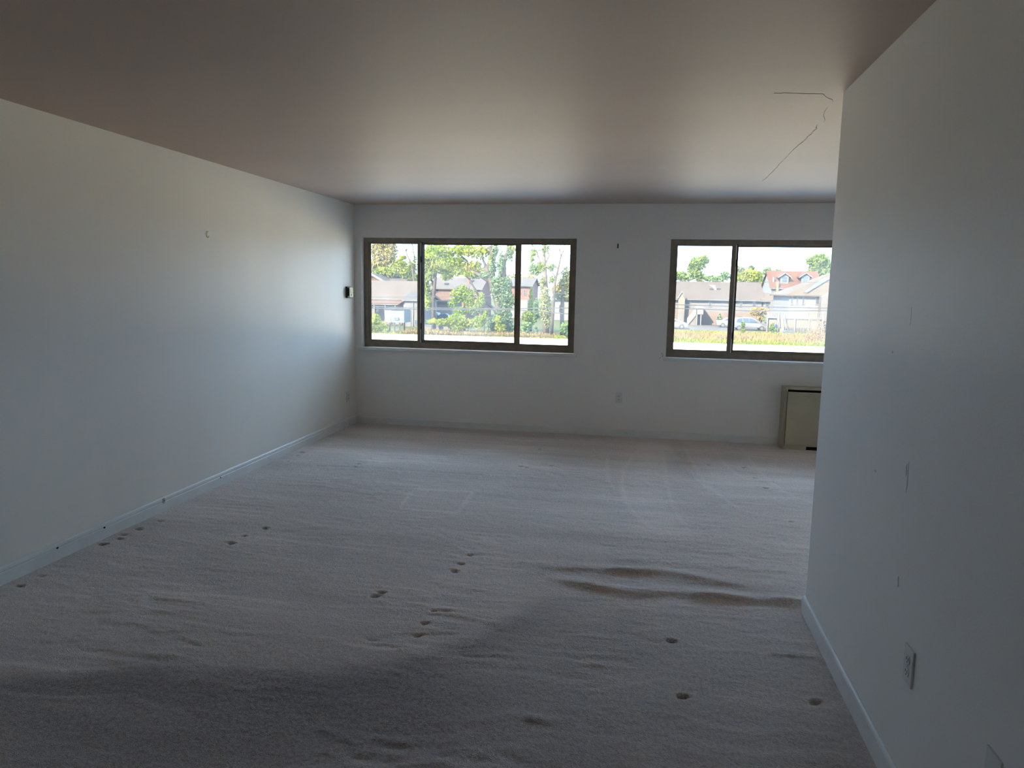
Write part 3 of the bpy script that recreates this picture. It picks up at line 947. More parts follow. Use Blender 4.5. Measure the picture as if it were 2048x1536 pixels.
tree('leafy_tree', b, [([(0, 0, 0), rel(866, 600, Y1 + 5, b), rel(870, 560, Y1 + 5, b), rel(875, 520, Y1 + 5, b), rel(880, 495, Y1 + 5, b)], [.28, .24, .2, .14, .06]),
                       ([rel(868, 575, Y1 + 5, b), rel(858, 540, Y1 + 5, b), rel(850, 505, Y1 + 5, b)], [.15, .1, .05])],
     crown_px(b, Y1 + 5, [(868, 505, 22, 18, 620), (882, 530, 24, 18, 620), (858, 545, 14, 18, 420), (850, 520, 12, 22, 380), (893, 548, 14, 14, 300), (912, 540, 16, 14, 240),
                          (852, 575, 9, 22, 220), (856, 604, 8, 18, 140)]),
     0.2, L_YG, M_BARK, 'airy yellow-green tree at the left edge of the centre pane', 102)
b = ground_at(930, Y1 - 1)
tree('leafy_tree', b, [([(0, 0, 0), rel(926, 630, Y1 - 1, b), rel(930, 600, Y1 - 1, b), rel(940, 570, Y1 - 1, b)], [.16, .13, .1, .05])],
     crown_px(b, Y1 - 1, [(915, 590, 16, 16, 420), (938, 595, 16, 18, 520), (905, 608, 12, 8, 200), (950, 615, 16, 16, 420), (925, 622, 22, 10, 360), (925, 578, 10, 10, 180), (962, 600, 10, 16, 220)]),
     0.15, L_GRN, M_BARK, 'young green tree in front of the chimney house', 103)
b = ground_at(915, Y1 - 3)
rt = empty('bush', b, 'sprawling yellow-green bush below the turquoise tarp', 'bush')
leaf_mesh('foliage', crown_px(b, Y1 - 3, [(890, 645, 22, 9, 500), (915, 638, 22, 12, 620), (935, 648, 14, 10, 420), (868, 643, 16, 6, 240), (955, 645, 12, 14, 360), (915, 655, 20, 6, 260)]), 0.13, L_YG, rt, 104)
G().tube([(0, 0, 0), (0.1, 0.05, 0.7), (0.0, 0.1, 1.2)], [.06, .05, .02], 6).build('stem', M_BARK, rt)
b = ground_at(968, Y1 - 2)
rt = empty('bush', b, 'bright yellow-green shrub at the foot of the ivy tree', 'bush')
leaf_mesh('foliage', crown_px(b, Y1 - 2, [(966, 640, 7, 12, 260), (972, 625, 5, 10, 120), (996, 640, 7, 10, 160), (1000, 655, 12, 8, 160)]), 0.13, L_YG, rt, 105)
G().tube([(0, 0, 0), (0.05, 0, 0.6), (0.1, 0, 1.3)], [.05, .04, .02], 6).build('stem', M_BARK, rt)

# left pane: golden tree, bright trees, bare branches
Y2 = 112.0
b = ground_at(765, Y2)
tree('golden_tree', b, [([(0, 0, 0), rel(765, 580, Y2, b), rel(768, 540, Y2, b), rel(770, 505, Y2, b), rel(766, 480, Y2, b)], [.5, .42, .34, .22, .1])],
     crown_px(b, Y2, [(760, 500, 22, 22, 900), (782, 505, 14, 22, 620), (768, 525, 26, 14, 620), (748, 530, 14, 22, 420), (790, 530, 10, 14, 260), (770, 480, 30, 14, 500)]),
     0.24, L_YEL, M_BARKP, 'tall golden spring tree in the far left pane', 106)
b = ground_at(806, Y2 - 4)
tree('bright_tree', b, [([(0, 0, 0), rel(806, 580, Y2 - 4, b), rel(808, 548, Y2 - 4, b), rel(800, 530, Y2 - 4, b)], [.36, .3, .22, .1])],
     crown_px(b, Y2 - 4, [(800, 528, 14, 10, 360), (812, 545, 18, 12, 520), (786, 545, 18, 11, 420), (822, 535, 14, 14, 420), (765, 542, 18, 9, 320), (826, 555, 12, 10, 360), (805, 515, 8, 6, 90)]),
     0.22, L_YG, M_BARK, 'bright yellow-green tree behind the pink-roofed house', 107)
b = ground_at(828, Y2 - 10)
tree('bare_tree', b, [([(0, 0, 0), rel(829, 570, Y2 - 10, b), rel(824, 530, Y2 - 10, b), rel(812, 505, Y2 - 10, b)], [.24, .2, .14, .08]),
                      ([rel(828, 545, Y2 - 10, b), rel(829, 515, Y2 - 10, b), rel(826, 495, Y2 - 10, b)], [.14, .1, .07])],
     crown_px(b, Y2 - 10, [(820, 502, 8, 10, 40), (828, 520, 8, 10, 60)]), 0.16, L_GRN, M_BARK, 'thin nearly bare tree against the sky, right side of the far left pane', 108, twig=1.9)
b = ground_at(756, 76.5)
rt = empty('bush', b, 'tall yellow-green bush in front of the raised pale blue shed', 'bush')
leaf_mesh('foliage', crown_px(b, 76.5, [(752, 640, 10, 14, 320), (758, 652, 14, 12, 420), (747, 655, 10, 14, 300), (768, 658, 10, 8, 160)]), 0.14, L_YG, rt, 109)
G().tube([(0, 0, 0), (0.1, 0.05, 0.8), (-0.1, 0.1, 1.6)], [.07, .05, .02], 6).build('stem', M_BARK, rt)

# right pane of the left window
Y3 = 79.0
b = ground_at(1092, Y3)
rt = tree('ivy_tree', b, [([(0, 0, 0), rel(1091, 620, Y3, b), rel(1090, 560, Y3, b), rel(1088, 520, Y3, b), rel(1087, 485, Y3, b)], [.42, .34, .28, .2, .12]),
                     ([rel(1089, 545, Y3, b), rel(1080, 525, Y3, b), rel(1074, 505, Y3, b), rel(1066, 492, Y3, b)], [.16, .12, .09, .05]),
                     ([rel(1089, 530, Y3, b), rel(1098, 512, Y3, b), rel(1094, 492, Y3, b)], [.12, .09, .05])],
     crown_px(b, Y3, [(1090, 590, 12, 22, 620), (1092, 620, 14, 26, 760), (1086, 565, 8, 16, 300), (1096, 640, 10, 22, 360)], 1.0, 0.8),
     0.13, L_PALE, M_BARKP, 'slender trunk in pale ivy, right pane of the left window', 110)
leaf_mesh('spring_leaves', crown_px(b, Y3, [(1070, 540, 14, 12, 300), (1082, 535, 12, 12, 220), (1066, 505, 8, 14, 110), (1090, 500, 12, 12, 120), (1102, 535, 10, 8, 120), (1064, 522, 4, 14, 90),
                                            (1104, 560, 8, 8, 80)]), 0.15, L_GRN, rt, 132)
b = ground_at(1103, Y3 - 2)
tree('bare_tree', b, [([(0, 0, 0), rel(1106, 620, Y3 - 2, b), rel(1110, 565, Y3 - 2, b), rel(1117, 535, Y3 - 2, b), rel(1122, 512, Y3 - 2, b), rel(1120, 503, Y3 - 2, b)], [.2, .17, .14, .1, .08, .05]),
                      ([rel(1122, 512, Y3 - 2, b), rel(1128, 500, Y3 - 2, b), rel(1130, 488, Y3 - 2, b)], [.07, .05, .03]),
                      ([rel(1112, 552, Y3 - 2, b), rel(1122, 545, Y3 - 2, b), rel(1133, 535, Y3 - 2, b)], [.07, .05, .03]),
                      ([rel(1111, 556, Y3 - 2, b), rel(1102, 540, Y3 - 2, b), rel(1096, 532, Y3 - 2, b)], [.07, .05, .03]),
                      ([rel(1116, 538, Y3 - 2, b), rel(1106, 528, Y3 - 2, b), rel(1104, 518, Y3 - 2, b)], [.06, .05, .03])],
     None, 0.1, L_GRN, M_BARK, 'leafless branching tree at the right of the left window', 111, twig=1.0)
b = ground_at(1125, Y3 + 3)
tree('pale_trunk_tree', b, [([(0, 0, 0), rel(1124, 620, Y3 + 3, b), rel(1126, 580, Y3 + 3, b), rel(1132, 555, Y3 + 3, b)], [.26, .23, .2, .12])],
     crown_px(b, Y3 + 3, [(1128, 565, 12, 12, 280), (1132, 545, 10, 12, 220), (1118, 592, 8, 9, 140), (1136, 590, 8, 14, 160)]), 0.15, L_PALE, M_BARKP,
     'pale-trunked tree cut by the right edge of the left window', 112)
b = ground_at(1062, Y3 + 6)
tree('conifer', b, [([(0, 0, 0), rel(1062, 600, Y3 + 6, b), rel(1063, 575, Y3 + 6, b)], [.16, .1, .02])],
     crown_px(b, Y3 + 6, [(1062, 640, 8, 14, 360), (1062, 615, 6, 16, 360), (1062, 593, 4, 14, 220), (1062, 580, 2, 7, 60)]), 0.12, L_YG, M_BARK,
     'narrow bright green evergreen beside the brick house', 113)
for px, py, rx, ry, n, m_, lb, sd_ in [(1054, 632, 12, 10, 420, L_YG, 'rounded yellow-green bush under the narrow evergreen', 114),
                                       (1054, 652, 12, 9, 360, L_CON, 'dark low bush at the lower left of the right pane', 115),
                                       (1072, 620, 5, 26, 420, L_IVY, 'dark upright shrub behind the pale ivy trunk', 116),
                                       (1130, 655, 10, 10, 300, L_CON, 'dark low bush at the lower right of the left window', 117)]:
    b = ground_at(px, Y3 - 1 if py > 640 else Y3 + 2)
    rt = empty('bush', b, lb, 'bush')
    leaf_mesh('foliage', crown_px(b, b.y, [(px, py, rx, ry, n), (px - rx * .4, py + ry * .5, rx * .6, ry * .6, n // 3), (px, 662, rx * .5, 8, n // 4)]), 0.13, m_, rt, sd_)
    G().tube([(0, 0, 0), (0.05, 0, 0.5), (0.0, 0, 1.0)], [.05, .04, .02], 6).build('stem', M_BARK, rt)

# behind the far houses on the right
for px, pyb, Yt, crowns, leaf, lb, sd_, nm in [
    (1396, 560, 150, [(1395, 528, 16, 14, 620), (1408, 520, 10, 10, 300), (1390, 545, 14, 12, 420), (1400, 555, 12, 10, 320), (1385, 535, 10, 10, 240)], L_GRN,
     'round green tree above the long tan roof', 120, 'round_tree'),
    (1362, 560, 158, [(1360, 552, 16, 9, 420), (1372, 556, 14, 8, 300), (1350, 550, 12, 10, 300)], L_GRN, 'low green tree at the left end of the long tan roof', 121, 'leafy_tree'),
    (1435, 560, 175, [(1432, 558, 22, 6, 420), (1450, 552, 12, 9, 260), (1420, 556, 12, 6, 200)], L_CON, 'distant dusky treetops right of the round tree', 122, 'leafy_tree'),
    (1485, 560, 160, [(1482, 555, 14, 9, 420), (1498, 550, 14, 10, 420), (1475, 560, 12, 8, 260), (1512, 552, 14, 11, 480), (1520, 565, 10, 14, 360), (1505, 560, 18, 9, 420)], L_YG,
     'broad bright green tree left of the red-roofed house', 123, 'leafy_tree'),
    (1475, 560, 185, [(1476, 540, 13, 9, 360), (1490, 545, 10, 8, 260)], L_PALE, 'hazy tree behind the broad green one', 124, 'leafy_tree'),
    (1503, 560, 190, [(1503, 536, 6, 5, 110), (1503, 545, 3, 8, 90)], L_CON, 'small dark treetop standing above the tree line', 125, 'conifer'),
    (1545, 560, 190, [(1552, 545, 12, 7, 260), (1535, 542, 10, 8, 260)], L_CON, 'dark treetops just behind the red roof ridge', 126, 'leafy_tree'),
    (1640, 560, 150, [(1640, 522, 18, 14, 760), (1652, 540, 16, 16, 620), (1630, 540, 14, 12, 420), (1622, 522, 10, 8, 200), (1645, 560, 14, 10, 320)], L_GRN,
     'large light green tree right of the red-roofed house', 127, 'leafy_tree'),
    (905, 545, 165, [(860, 535, 24, 22, 1300), (900, 535, 26, 20, 1300), (940, 540, 26, 16, 1000), (970, 545, 16, 14, 500), (1030, 560, 18, 14, 400)], L_YEL, 'golden trees far behind the chimney house', 128, 'golden_tree'),
    (1120, 560, 150, [(1130, 572, 16, 14, 420), (1115, 580, 14, 10, 320), (1142, 560, 12, 16, 300), (1060, 560, 16, 10, 260)], L_YEL, 'pale golden trees behind the bare tree', 129, 'golden_tree')]:
    b = ground_at(px, Yt)
    tree(nm, b, [([(0, 0, 0), rel(px, 590, Yt, b), rel(px + 1, pyb - 8, Yt, b)], [.4, .32, .12])], crown_px(b, Yt, crowns), 0.30, leaf, M_BARK, lb, sd_)


# ---------------- houses
def xw(px, Y, py=600):
    return at(px, py, Y).x


def zw(px, py, Y):
    return at(px, py, Y).z


def hwindow(root, x0, x1, z0, z1, y, pane=None, fr=None, mullion=True):
    t = 0.09
    f_ = G()
    f_.box(x0 - t, x0, y - 0.08, y + 0.05, z0 - t, z1 + t)
    f_.box(x1, x1 + t, y - 0.08, y + 0.05, z0 - t, z1 + t)
    f_.box(x0, x1, y - 0.08, y + 0.05, z1, z1 + t)
    f_.box(x0, x1, y - 0.10, y + 0.05, z0 - t, z0)
    if mullion:
        f_.box(x0, x1, y - 0.06, y + 0.05, (z0 + z1) / 2 - .03, (z0 + z1) / 2 + .03)
    fo = f_.build('window', fr or M_WHITE, root)
    G().box(x0, x1, y - 0.03, y + 0.02, z0, z1).build('pane', pane or M_PANE, fo)
    return fo


def gable_house(name, label, x0, x1, Yf, dep, ze, zr, wall, roof, oh=0.45, zb=ZG, ridge_shift=0.5, loc_y=None):
    """ridge along x; ze eave height, zr ridge height (world z)"""
    cx_ = (x0 + x1) / 2
    root = empty(name, (cx_, Yf, ZG), label, 'house')
    L, R = x0 - cx_, x1 - cx_
    e, r_ = ze - ZG, zr - ZG
    G().prism([(0, zb - ZG), (dep, zb - ZG), (dep, e), (dep * ridge_shift, r_ - 0.12), (0, e)], 0, L, R).build('wall', wall, root)
    rs = dep * ridge_shift
    sl1 = (r_ - e) / rs
    sl2 = (r_ - e) / (dep - rs)
    G().prism([(-oh, e - oh * sl1), (rs, r_), (dep + oh, e - oh * sl2), (dep + oh, e - oh * sl2 + .16), (rs, r_ + .18), (-oh, e - oh * sl1 + .16)], 0,
              L - oh, R + oh).build('roof', roof, root)
    G().box(L - oh, R + oh, -oh - 0.07, -oh, e - oh * sl1 - 0.06, e - oh * sl1 + 0.12).build('gutter', M_GREYW if wall is not M_WHITE else M_WHITE, root)
    return root


# long tan-roofed house
YC = 118.0
xc0, xc1 = xw(1300, YC), xw(1524, YC)
ze, zr = zw(1450, 598, YC), zw(1440, 566, YC + 5.5)
hc = gable_house('long_house', 'long low house with tan roof, white porch stair and gabled entrance behind the cars', xc0, xc1, YC, 11, ze, zr, M_SIDE, M_TAN)
ox = (xc0 + xc1) / 2
zl = zw(1450, 624, YC) - ZG
G().box(xc0 - ox - .02, xc1 - ox + .02, -0.10, 0.3, 0.0, zl).build('brick_base', M_BRICKP, hc)
for px, w_ in ((1378.5, 5), (1420.5, 5), (1482.5, 5), (1321, 5), (1509, 6)):
    hwindow(hc, xw(px - w_ / 2, YC) - ox, xw(px + w_ / 2, YC) - ox, zw(px, 613, YC) - ZG, zw(px, 602.5, YC) - ZG, 0)
for px in (1482, 1440):
    hwindow(hc, xw(px - 4, YC) - ox, xw(px + 4, YC) - ox, zw(px, 638, YC) - ZG, zw(px, 633, YC) - ZG, -0.10, mullion=False)
# patch of newer shingles and two roof vents
def roof_pt(px, py):
    # point on the front slope of the long house
    best = None
    for k in range(200):
        yy = YC + 5.5 * k / 199
        z_s = ze + (zr - ze) * k / 199
        p = at(px, py, yy)
        if best is None or abs(p.z - z_s) < best[0]:
            best = (abs(p.z - z_s), Vector((p.x - ox, yy - YC, z_s - ZG + 0.2)))
    return best[1]
pg = [roof_pt(*q) for q in ((1418, 573), (1431, 572.5), (1430, 577), (1434, 582), (1425, 581), (1426, 577))]
pv = [tuple(p) for p in pg] + [tuple(p - Vector((0, 0, .1))) for p in pg]
G().add(pv, [tuple(range(6))] + [(i, 6 + i, 6 + (i + 1) % 6, (i + 1) % 6) for i in range(6)]).build('roof_patch', M_SIDE, hc)
for px in (1423, 1437):
    p = roof_pt(px, 581)
    G().box(p.x - .3, p.x + .3, p.y - .2, p.y + .2, p.z - .2, p.z + .15).build('roof_vent', M_TYRE, hc)
# lower extension at its right end
xe0, xe1 = xw(1527.5, YC - .5), xw(1541, YC - .5)
he = gable_house('house_extension', 'lower roofed extension at the right end of the long house', xe0, xe1, YC - 0.6, 6.5, zw(1520, 601, YC - .6), zw(1520, 588, YC + 2.6), M_SIDE, M_TANW, oh=.4)
oe = (xe0 + xe1) / 2
for px, m_ in ((1534, M_PANE),):
    hwindow(he, xw(px - 3, YC) - oe, xw(px + 3, YC) - oe, zw(px, 614, YC) - ZG, zw(px, 604, YC) - ZG, 0, pane=m_)
# tall white gabled entrance on the left
xg0, xg1 = xw(1357, YC - 1.2), xw(1370, YC - 1.2)
hg = empty('entrance_gable', ((xg0 + xg1) / 2, YC - 1.2, ZG), 'tall white gabled entrance at the left of the long house', 'entrance')
hw_ = (xg1 - xg0) / 2
zt, zs = zw(1364, 585, YC - 1.2) - ZG, zw(1364, 597, YC - 1.2) - ZG
G().prism([(-hw_, 0), (hw_, 0), (hw_, zs), (0, zt), (-hw_, zs)], 1, 0, 1.15).build('wall', M_CREAM, hg)
G().prism([(-hw_ - .1, zs - .05), (0, zt + .05), (hw_ + .1, zs - .05), (hw_ + .1, zs + .08), (0, zt + .2), (-hw_ - .1, zs + .08)], 1, -.15, 1.1).build('roof', M_WHITE, hg)
G().box(-.35, .35, -.06, .02, 0, 2.0).build('door', M_SIDE, hg)
# white porch with stair
YP = YC - 2.6
pb = ground_at(1400, YP)
pr = empty('porch', pb, 'white covered porch with a sloping stair on the long house', 'porch')
def prx(px):
    return xw(px, YP, 620) - pb.x
def prz(py):
    return zw(1400, py, YP) - pb.z
G().box(prx(1393), prx(1407), 0, 2.4, prz(629), prz(616)).build('landing', M_WHITE, pr)
G().prism([(prx(1391), prz(617)), (prx(1409), prz(617)), (prx(1409), prz(615.5)), (prx(1400), prz(610)), (prx(1391), prz(615.5))], 1, -.15, 2.5).build('roof', M_WHITE, pr)
for px in (1394.5, 1402.5):
    G().box(prx(px - 1), prx(px + 1), 0, .25, 0, prz(628)).build('post', M_WHITE, pr)
G().box(prx(1396), prx(1402), 1.9, 2.3, 0, prz(629)).build('door', M_BEIGE, pr)
G().prism([(prx(1375), 0), (prx(1377), 0), (prx(1394), prz(629)), (prx(1394), prz(617)), (prx(1390), prz(617)), (prx(1375), prz(637))], 1, 0, .12).build('stair_rail', M_WHITE, pr)
for k in range(7):
    t0_, t1_ = k / 7, (k + 1) / 7
    G().box(prx(1377) + (prx(1393) - prx(1377)) * t0_, prx(1377) + (prx(1393) - prx(1377)) * t1_, .14, 1.2, 0, prz(629) * t1_).build('step', M_BEIGE, pr)

def absorb(sub, root):
    """an attached wing, entrance or porch is part of its house"""
    off = sub.location - root.location
    for ch in list(sub.children):
        ch.parent = root
        ch.location = ch.location + off
    bpy.data.objects.remove(sub)


for s_ in (he, hg, pr):
    absorb(s_, hc)

# red-roofed house with two dormers
YD = 132.0
xd0, xd1 = xw(1543, YD, 590), xw(1641, YD, 590)
zed, zrd = zw(1580, 575.5, YD), zw(1585, 544, YD + 5)
hd = gable_house('red_roof_house', 'two-storey house with red shingle roof and two white dormers', xd0, xd1, YD, 10, zed, zrd, M_BEIGE, M_REDR, oh=.35)
od = (xd0 + xd1) / 2
G().prism([(0, 0), (10, 0), (10, zed - ZG), (5, zrd - ZG - .15), (0, zed - ZG)], 0, xd0 - od - .06, xd0 - od + .02).build('gable_siding', M_WHITE, hd)
hwindow(hd, xw(1563, YD) - od, xw(1569, YD) - od, zw(1566, 592, YD) - ZG, zw(1566, 581, YD) - ZG, 0, pane=M_PANEB)
G().box(xw(1602, YD) - od, xw(1607, YD) - od, -.25, 0, zw(1604, 582, YD) - ZG, zw(1604, 576, YD) - ZG).build('bracket', M_WHITE, hd)
G().box(xw(1550, YD) - od, xw(1554.5, YD) - od, -.5, .3, zw(1552, 604, YD) - ZG, zw(1552, 563, YD) - ZG).build('chimney', M_WOOD, hd)
G().tube([(xw(1547.5, YD) - od, 1.4, zed - ZG + .4), (xw(1547.5, YD) - od, 1.4, zw(1547, 554, YD + 1) - ZG)], .16, 8).build('vent_pipe', M_WHITE, hd)
sl = (zrd - zed) / 5.0
for c_ in (1569, 1611):
    YM = YD + 1.0
    w0, w1 = xw(c_ - 8, YM, 560) - od, xw(c_ + 8, YM, 560) - od
    zb_, zs_, zt_ = zw(c_, 566, YM) - ZG, zw(c_, 553, YM) - ZG, zw(c_, 546.5, YM) - ZG
    mid = (w0 + w1) / 2
    dm = G().prism([(w0, zb_ - .3), (w1, zb_ - .3), (w1, zs_), (mid, zt_), (w0, zs_)], 1, 1.0, 4.3).build('dormer', M_SIDE, hd)
    G().prism([(w0 - .45, zs_ - .25), (mid, zt_ + .02), (w1 + .45, zs_ - .25), (w1 + .45, zs_ - .05), (mid, zt_ + .28), (w0 - .45, zs_ - .05)], 1, .7, 4.6).build('dormer_roof', M_REDR, dm)
    G().prism([(w0 - .47, zs_ - .3), (mid, zt_ - .02), (w1 + .47, zs_ - .3), (w1 + .47, zs_ - .12), (mid, zt_ + .16), (w0 - .47, zs_ - .12)], 1, .62, .70).build('dormer_fascia', M_WHITE, dm)
    G().box(w0, w0 + .14, .93, 1.0, zb_, zs_).build('corner_board', M_WHITE, dm)
    G().box(w1 - .14, w1, .93, 1.0, zb_, zs_).build('corner_board', M_WHITE, dm)
    G().box(mid - .36, mid + .36, .96, 1.0, zb_ + .15, zs_ - .05).build('pane', M_PANEB, dm)
    G().box(mid - .46, mid + .46, .94, .985, (zb_ + zs_) / 2 - .02, (zb_ + zs_) / 2 + .05).build('window_rail', M_WHITE, dm)

# white house with tan hip roof and solar strip, deck in front
YE2 = 104.0
xe0_, xe1_ = xw(1578, YE2), xw(1780, YE2)
he2 = empty('white_house', ((xe0_ + xe1_) / 2, YE2, ZG), 'white house with tan hipped roof carrying a slanted solar strip', 'house')
oo = (xe0_ + xe1_) / 2
L_, R_ = xe0_ - oo, xe1_ - oo
zee, zrr = zw(1600, 591, YE2) - ZG, zw(1690, 545, YE2 + 6) - ZG
G().box(L_, R_, 0, 12, 0, zee).build('wall', M_WHITE, he2)
rx0, rx1 = L_ + 7.0, R_ - 5.0
V_ = [(L_ - .5, -.5, zee - .1), (R_ + .5, -.5, zee - .1), (R_ + .5, 12.5, zee - .1), (L_ - .5, 12.5, zee - .1), (rx0, 6, zrr), (rx1, 6, zrr)]
V_ += [(x, y, z + .16) for x, y, z in V_]
G().add(V_, [(0, 3, 2, 1), (6, 7, 11, 10), (7, 8, 11), (8, 9, 10, 11), (9, 6, 10), (0, 1, 7, 6), (1, 2, 8, 7), (2, 3, 9, 8), (3, 0, 6, 9)]).build('roof', M_TANW, he2)
def front_slope(x, t):
    return (x, -.5 + 6.5 * t, zee + .06 + (zrr - zee + .1) * t)
xa, xb_ = xw(1606, YE2) - oo, xw(1614, YE2) - oo
sp = [front_slope(xa, .06), front_slope(xb_, .06), front_slope(xb_ + 3.6, .62), front_slope(xa + 3.2, .62)]
G().add([(x, y, z + .22) for x, y, z in sp] + [(x, y, z + .12) for x, y, z in sp], [(0, 1, 2, 3), (7, 6, 5, 4), (0, 4, 5, 1), (1, 5, 6, 2), (2, 6, 7, 3), (3, 7, 4, 0)]).build('solar_strip', M_SOLAR, he2)
for p0, p1 in ((1582, 1586), (1593, 1596), (1605, 1608.5), (1632, 1638)):
    hwindow(he2, xw(p0, YE2) - oo, xw(p1, YE2) - oo, zw(p0, 608, YE2) - ZG, zw(p0, 594, YE2) - ZG, 0, mullion=False)
wg = G()
x0g = xw(1643, YE2 - 1.5) - oo
wg.prism([(x0g, 0), (x0g + 7, 0), (x0g + 7, zee + .3), (x0g + 3.5, zee + 1.6), (x0g, zee - .1)], 1, -1.5, 0)
wg.build('side_wing', M_BEIGE, he2)
# deck with white pickets
YK = 101.0
kb = ground_at(1600, YK)
dk = empty('deck', kb, 'raised deck with white picket railing in front of the white house', 'deck')
def kx(px):
    return xw(px, YK, 640) - kb.x
def kz(py):
    return zw(1600, py, YK) - kb.z
G().box(kx(1534), kx(1648), 0, 1.3, kz(637.5), kz(636)).build('platform', M_WHITE, dk)
for px in (1535, 1556, 1567, 1590, 1618, 1645):
    G().box(kx(px) - .07, kx(px) + .07, -.02, .14, 0, kz(624)).build('post', M_WHITE, dk)
G().box(kx(1534), kx(1648), .0, .12, kz(625.5), kz(624)).build('handrail', M_WHITE, dk)
G().box(kx(1534), kx(1648), .02, .10, kz(634.5), kz(633.7)).build('bottom_rail', M_WHITE, dk)
pk = G()
x_ = kx(1535)
while x_ < kx(1648):
    pk.box(x_ - .03, x_ + .03, .03, .09, kz(634), kz(625))
    x_ += .19
o_ = pk.build('picket', M_WHITE, dk)
o_['kind'] = 'stuff'
pk = G()
x_ = kx(1568)
while x_ < kx(1648):
    pk.box(x_ - .055, x_ + .055, .2, .25, 0.05, kz(638.5))
    x_ += .20
o_ = pk.build('skirt_board', M_CREAM, dk)
o_['kind'] = 'stuff'
for k in range(6):
    G().box(kx(1557), kx(1566), -1.5 + .25 * k, -1.25 + .25 * k, 0, kz(637) * (k + 1) / 6).build('step', M_CREAM, dk)
for px in (1556, 1567):
    G().prism([(-1.5, .9), (-1.4, .9), (0, kz(624)), (0, kz(625.5)), (-1.5, .75)], 0, kx(px) - .05, kx(px) + .05).build('stair_rail', M_WHITE, dk)
# lower white side of the deck by the stairs
G().box(kx(1536), kx(1554), .25, .32, .2, kz(638)).build('lattice_panel', M_CREAM, dk)

# pink-roofed house on the left with grey roof behind and grey garage
YA = 94.0
xa0, xa1 = xw(690, YA), xw(822, YA)
zea, zra = zw(780, 596, YA), zw(780, 564, YA + 5)
ha = gable_house('pink_roof_house', 'house with big pinkish-beige roof in the far left pane', xa0, xa1, YA, 10, zea, zra, M_BEIGE, M_PINK, oh=.4)
oa = (xa0 + xa1) / 2
pz0, pz1, pz2 = zw(780, 608, YA - 2) - ZG, zw(780, 600, YA - 2) - ZG, zw(780, 599, YA) - ZG
G().prism([(-2.6, pz0), (0, pz2 - .1), (0, pz2), (-2.6, pz0 + .12)], 0, xw(735, YA) - oa, xw(812, YA) - oa).build('porch_roof', M_SALM, ha)
G().box(xw(735, YA) - oa, xw(808, YA) - oa, -2.6, -2.5, pz0 - .1, pz0 + .04).build('porch_fascia', M_CREAM, ha)
for px in (748, 770, 790, 808):
    G().box(xw(px, YA - 2.5) - oa - .08, xw(px, YA - 2.5) - oa + .08, -2.5, -2.34, 0, pz0).build('porch_post', M_CREAM, ha)
hwindow(ha, xw(752, YA) - oa, xw(758, YA) - oa, zw(755, 624, YA) - ZG, zw(755, 612, YA) - ZG, 0)
YA2 = 106.0
hx0, hx1 = xw(700, YA2, 560), xw(806, YA2, 560)
h2 = gable_house('grey_roof_house', 'grey hipped roof rising just behind the pinkish roof', hx0, hx1, YA2, 9, zw(780, 565, YA2), zw(780, 549, YA2 + 4.5), M_SALM, M_GREYR, oh=.4)
o2 = (hx0 + hx1) / 2
# little front gable with white rake boards
gw0, gw1 = xw(722, YA2 - 2.2, 560) - o2, xw(768, YA2 - 2.2, 560) - o2
gm_ = (gw0 + gw1) / 2
ge, gt = zw(768, 564, YA2 - 2.2) - ZG, zw(745, 551, YA2 - 2.2) - ZG
G().prism([(gw0, 0), (gw1, 0), (gw1, ge), (gm_, gt), (gw0, ge)], 1, -2.2, 0).build('front_gable', M_SALM, h2)
G().prism([(gw0 - .3, ge - .25), (gm_, gt - .02), (gw1 + .3, ge - .25), (gw1 + .3, ge + .05), (gm_, gt + .28), (gw0 - .3, ge + .05)], 1, -2.5, -2.2).build('rake_board', M_WHITE, h2)
G().prism([(gw0 - .3, ge - .1), (gm_, gt + .1), (gw1 + .3, ge - .1), (gw1 + .3, ge + .1), (gm_, gt + .3), (gw0 - .3, ge + .1)], 1, -2.2, 4).build('gable_roof', M_GREYR, h2)
YAG = 90.0
gx0, gx1 = xw(809, YAG, 620), xw(843, YAG, 620)
h3 = gable_house('grey_garage', 'grey sided outbuilding right of the pink-roofed house', gx0, gx1, YAG, 7, zw(826, 600, YAG), zw(826, 586, YAG + 3.5), M_GREYW, M_GREYR, oh=.25)
o3 = (gx0 + gx1) / 2
G().box(xw(826, YAG) - o3, xw(827, YAG) - o3, -.12, 0, 0, zw(826, 601, YAG) - ZG).build('downpipe', M_WHITE, h3)
hwindow(h3, xw(830, YAG) - o3, xw(835, YAG) - o3, zw(832, 648, YAG) - ZG, zw(832, 640, YAG) - ZG, 0, pane=M_PANEB)
G().box(xw(815, YAG) - o3, xw(822, YAG) - o3, -.06, 0, 0, 2.1).build('door', M_SIDE, h3)
# raised pale blue shed on posts
YS = 77.0
sb = ground_at(786, YS)
sh = empty('raised_shed', sb, 'pale blue box-like shed standing on thin posts', 'shed')
def sx(px, Y=YS):
    return xw(px, Y, 640) - sb.x
def sz(py):
    return zw(786, py, YS) - sb.z
G().prism([(sx(782), 0), (sx(807), .2), (sx(807) + .1, 2.2), (sx(782), 2.2)], 2, sz(645), sz(619)).build('body', M_PBLUE, sh)
G().prism([(sx(761), 1.4), (sx(782), 0), (sx(782), 2.2), (sx(761), 3.0)], 2, sz(634), sz(619)).build('side_panel', M_SIDE, sh)
G().prism([(sx(763), 1.3), (sx(781.8), -.05), (sx(781.8), 2.0), (sx(763), 2.6)], 2, sz(645.5), sz(634.2)).build('lower_panel', M_CREAM, sh)
G().box(sx(788), sx(797), -.0, .12, sz(640), sz(635)).build('vent', M_PANE, sh)
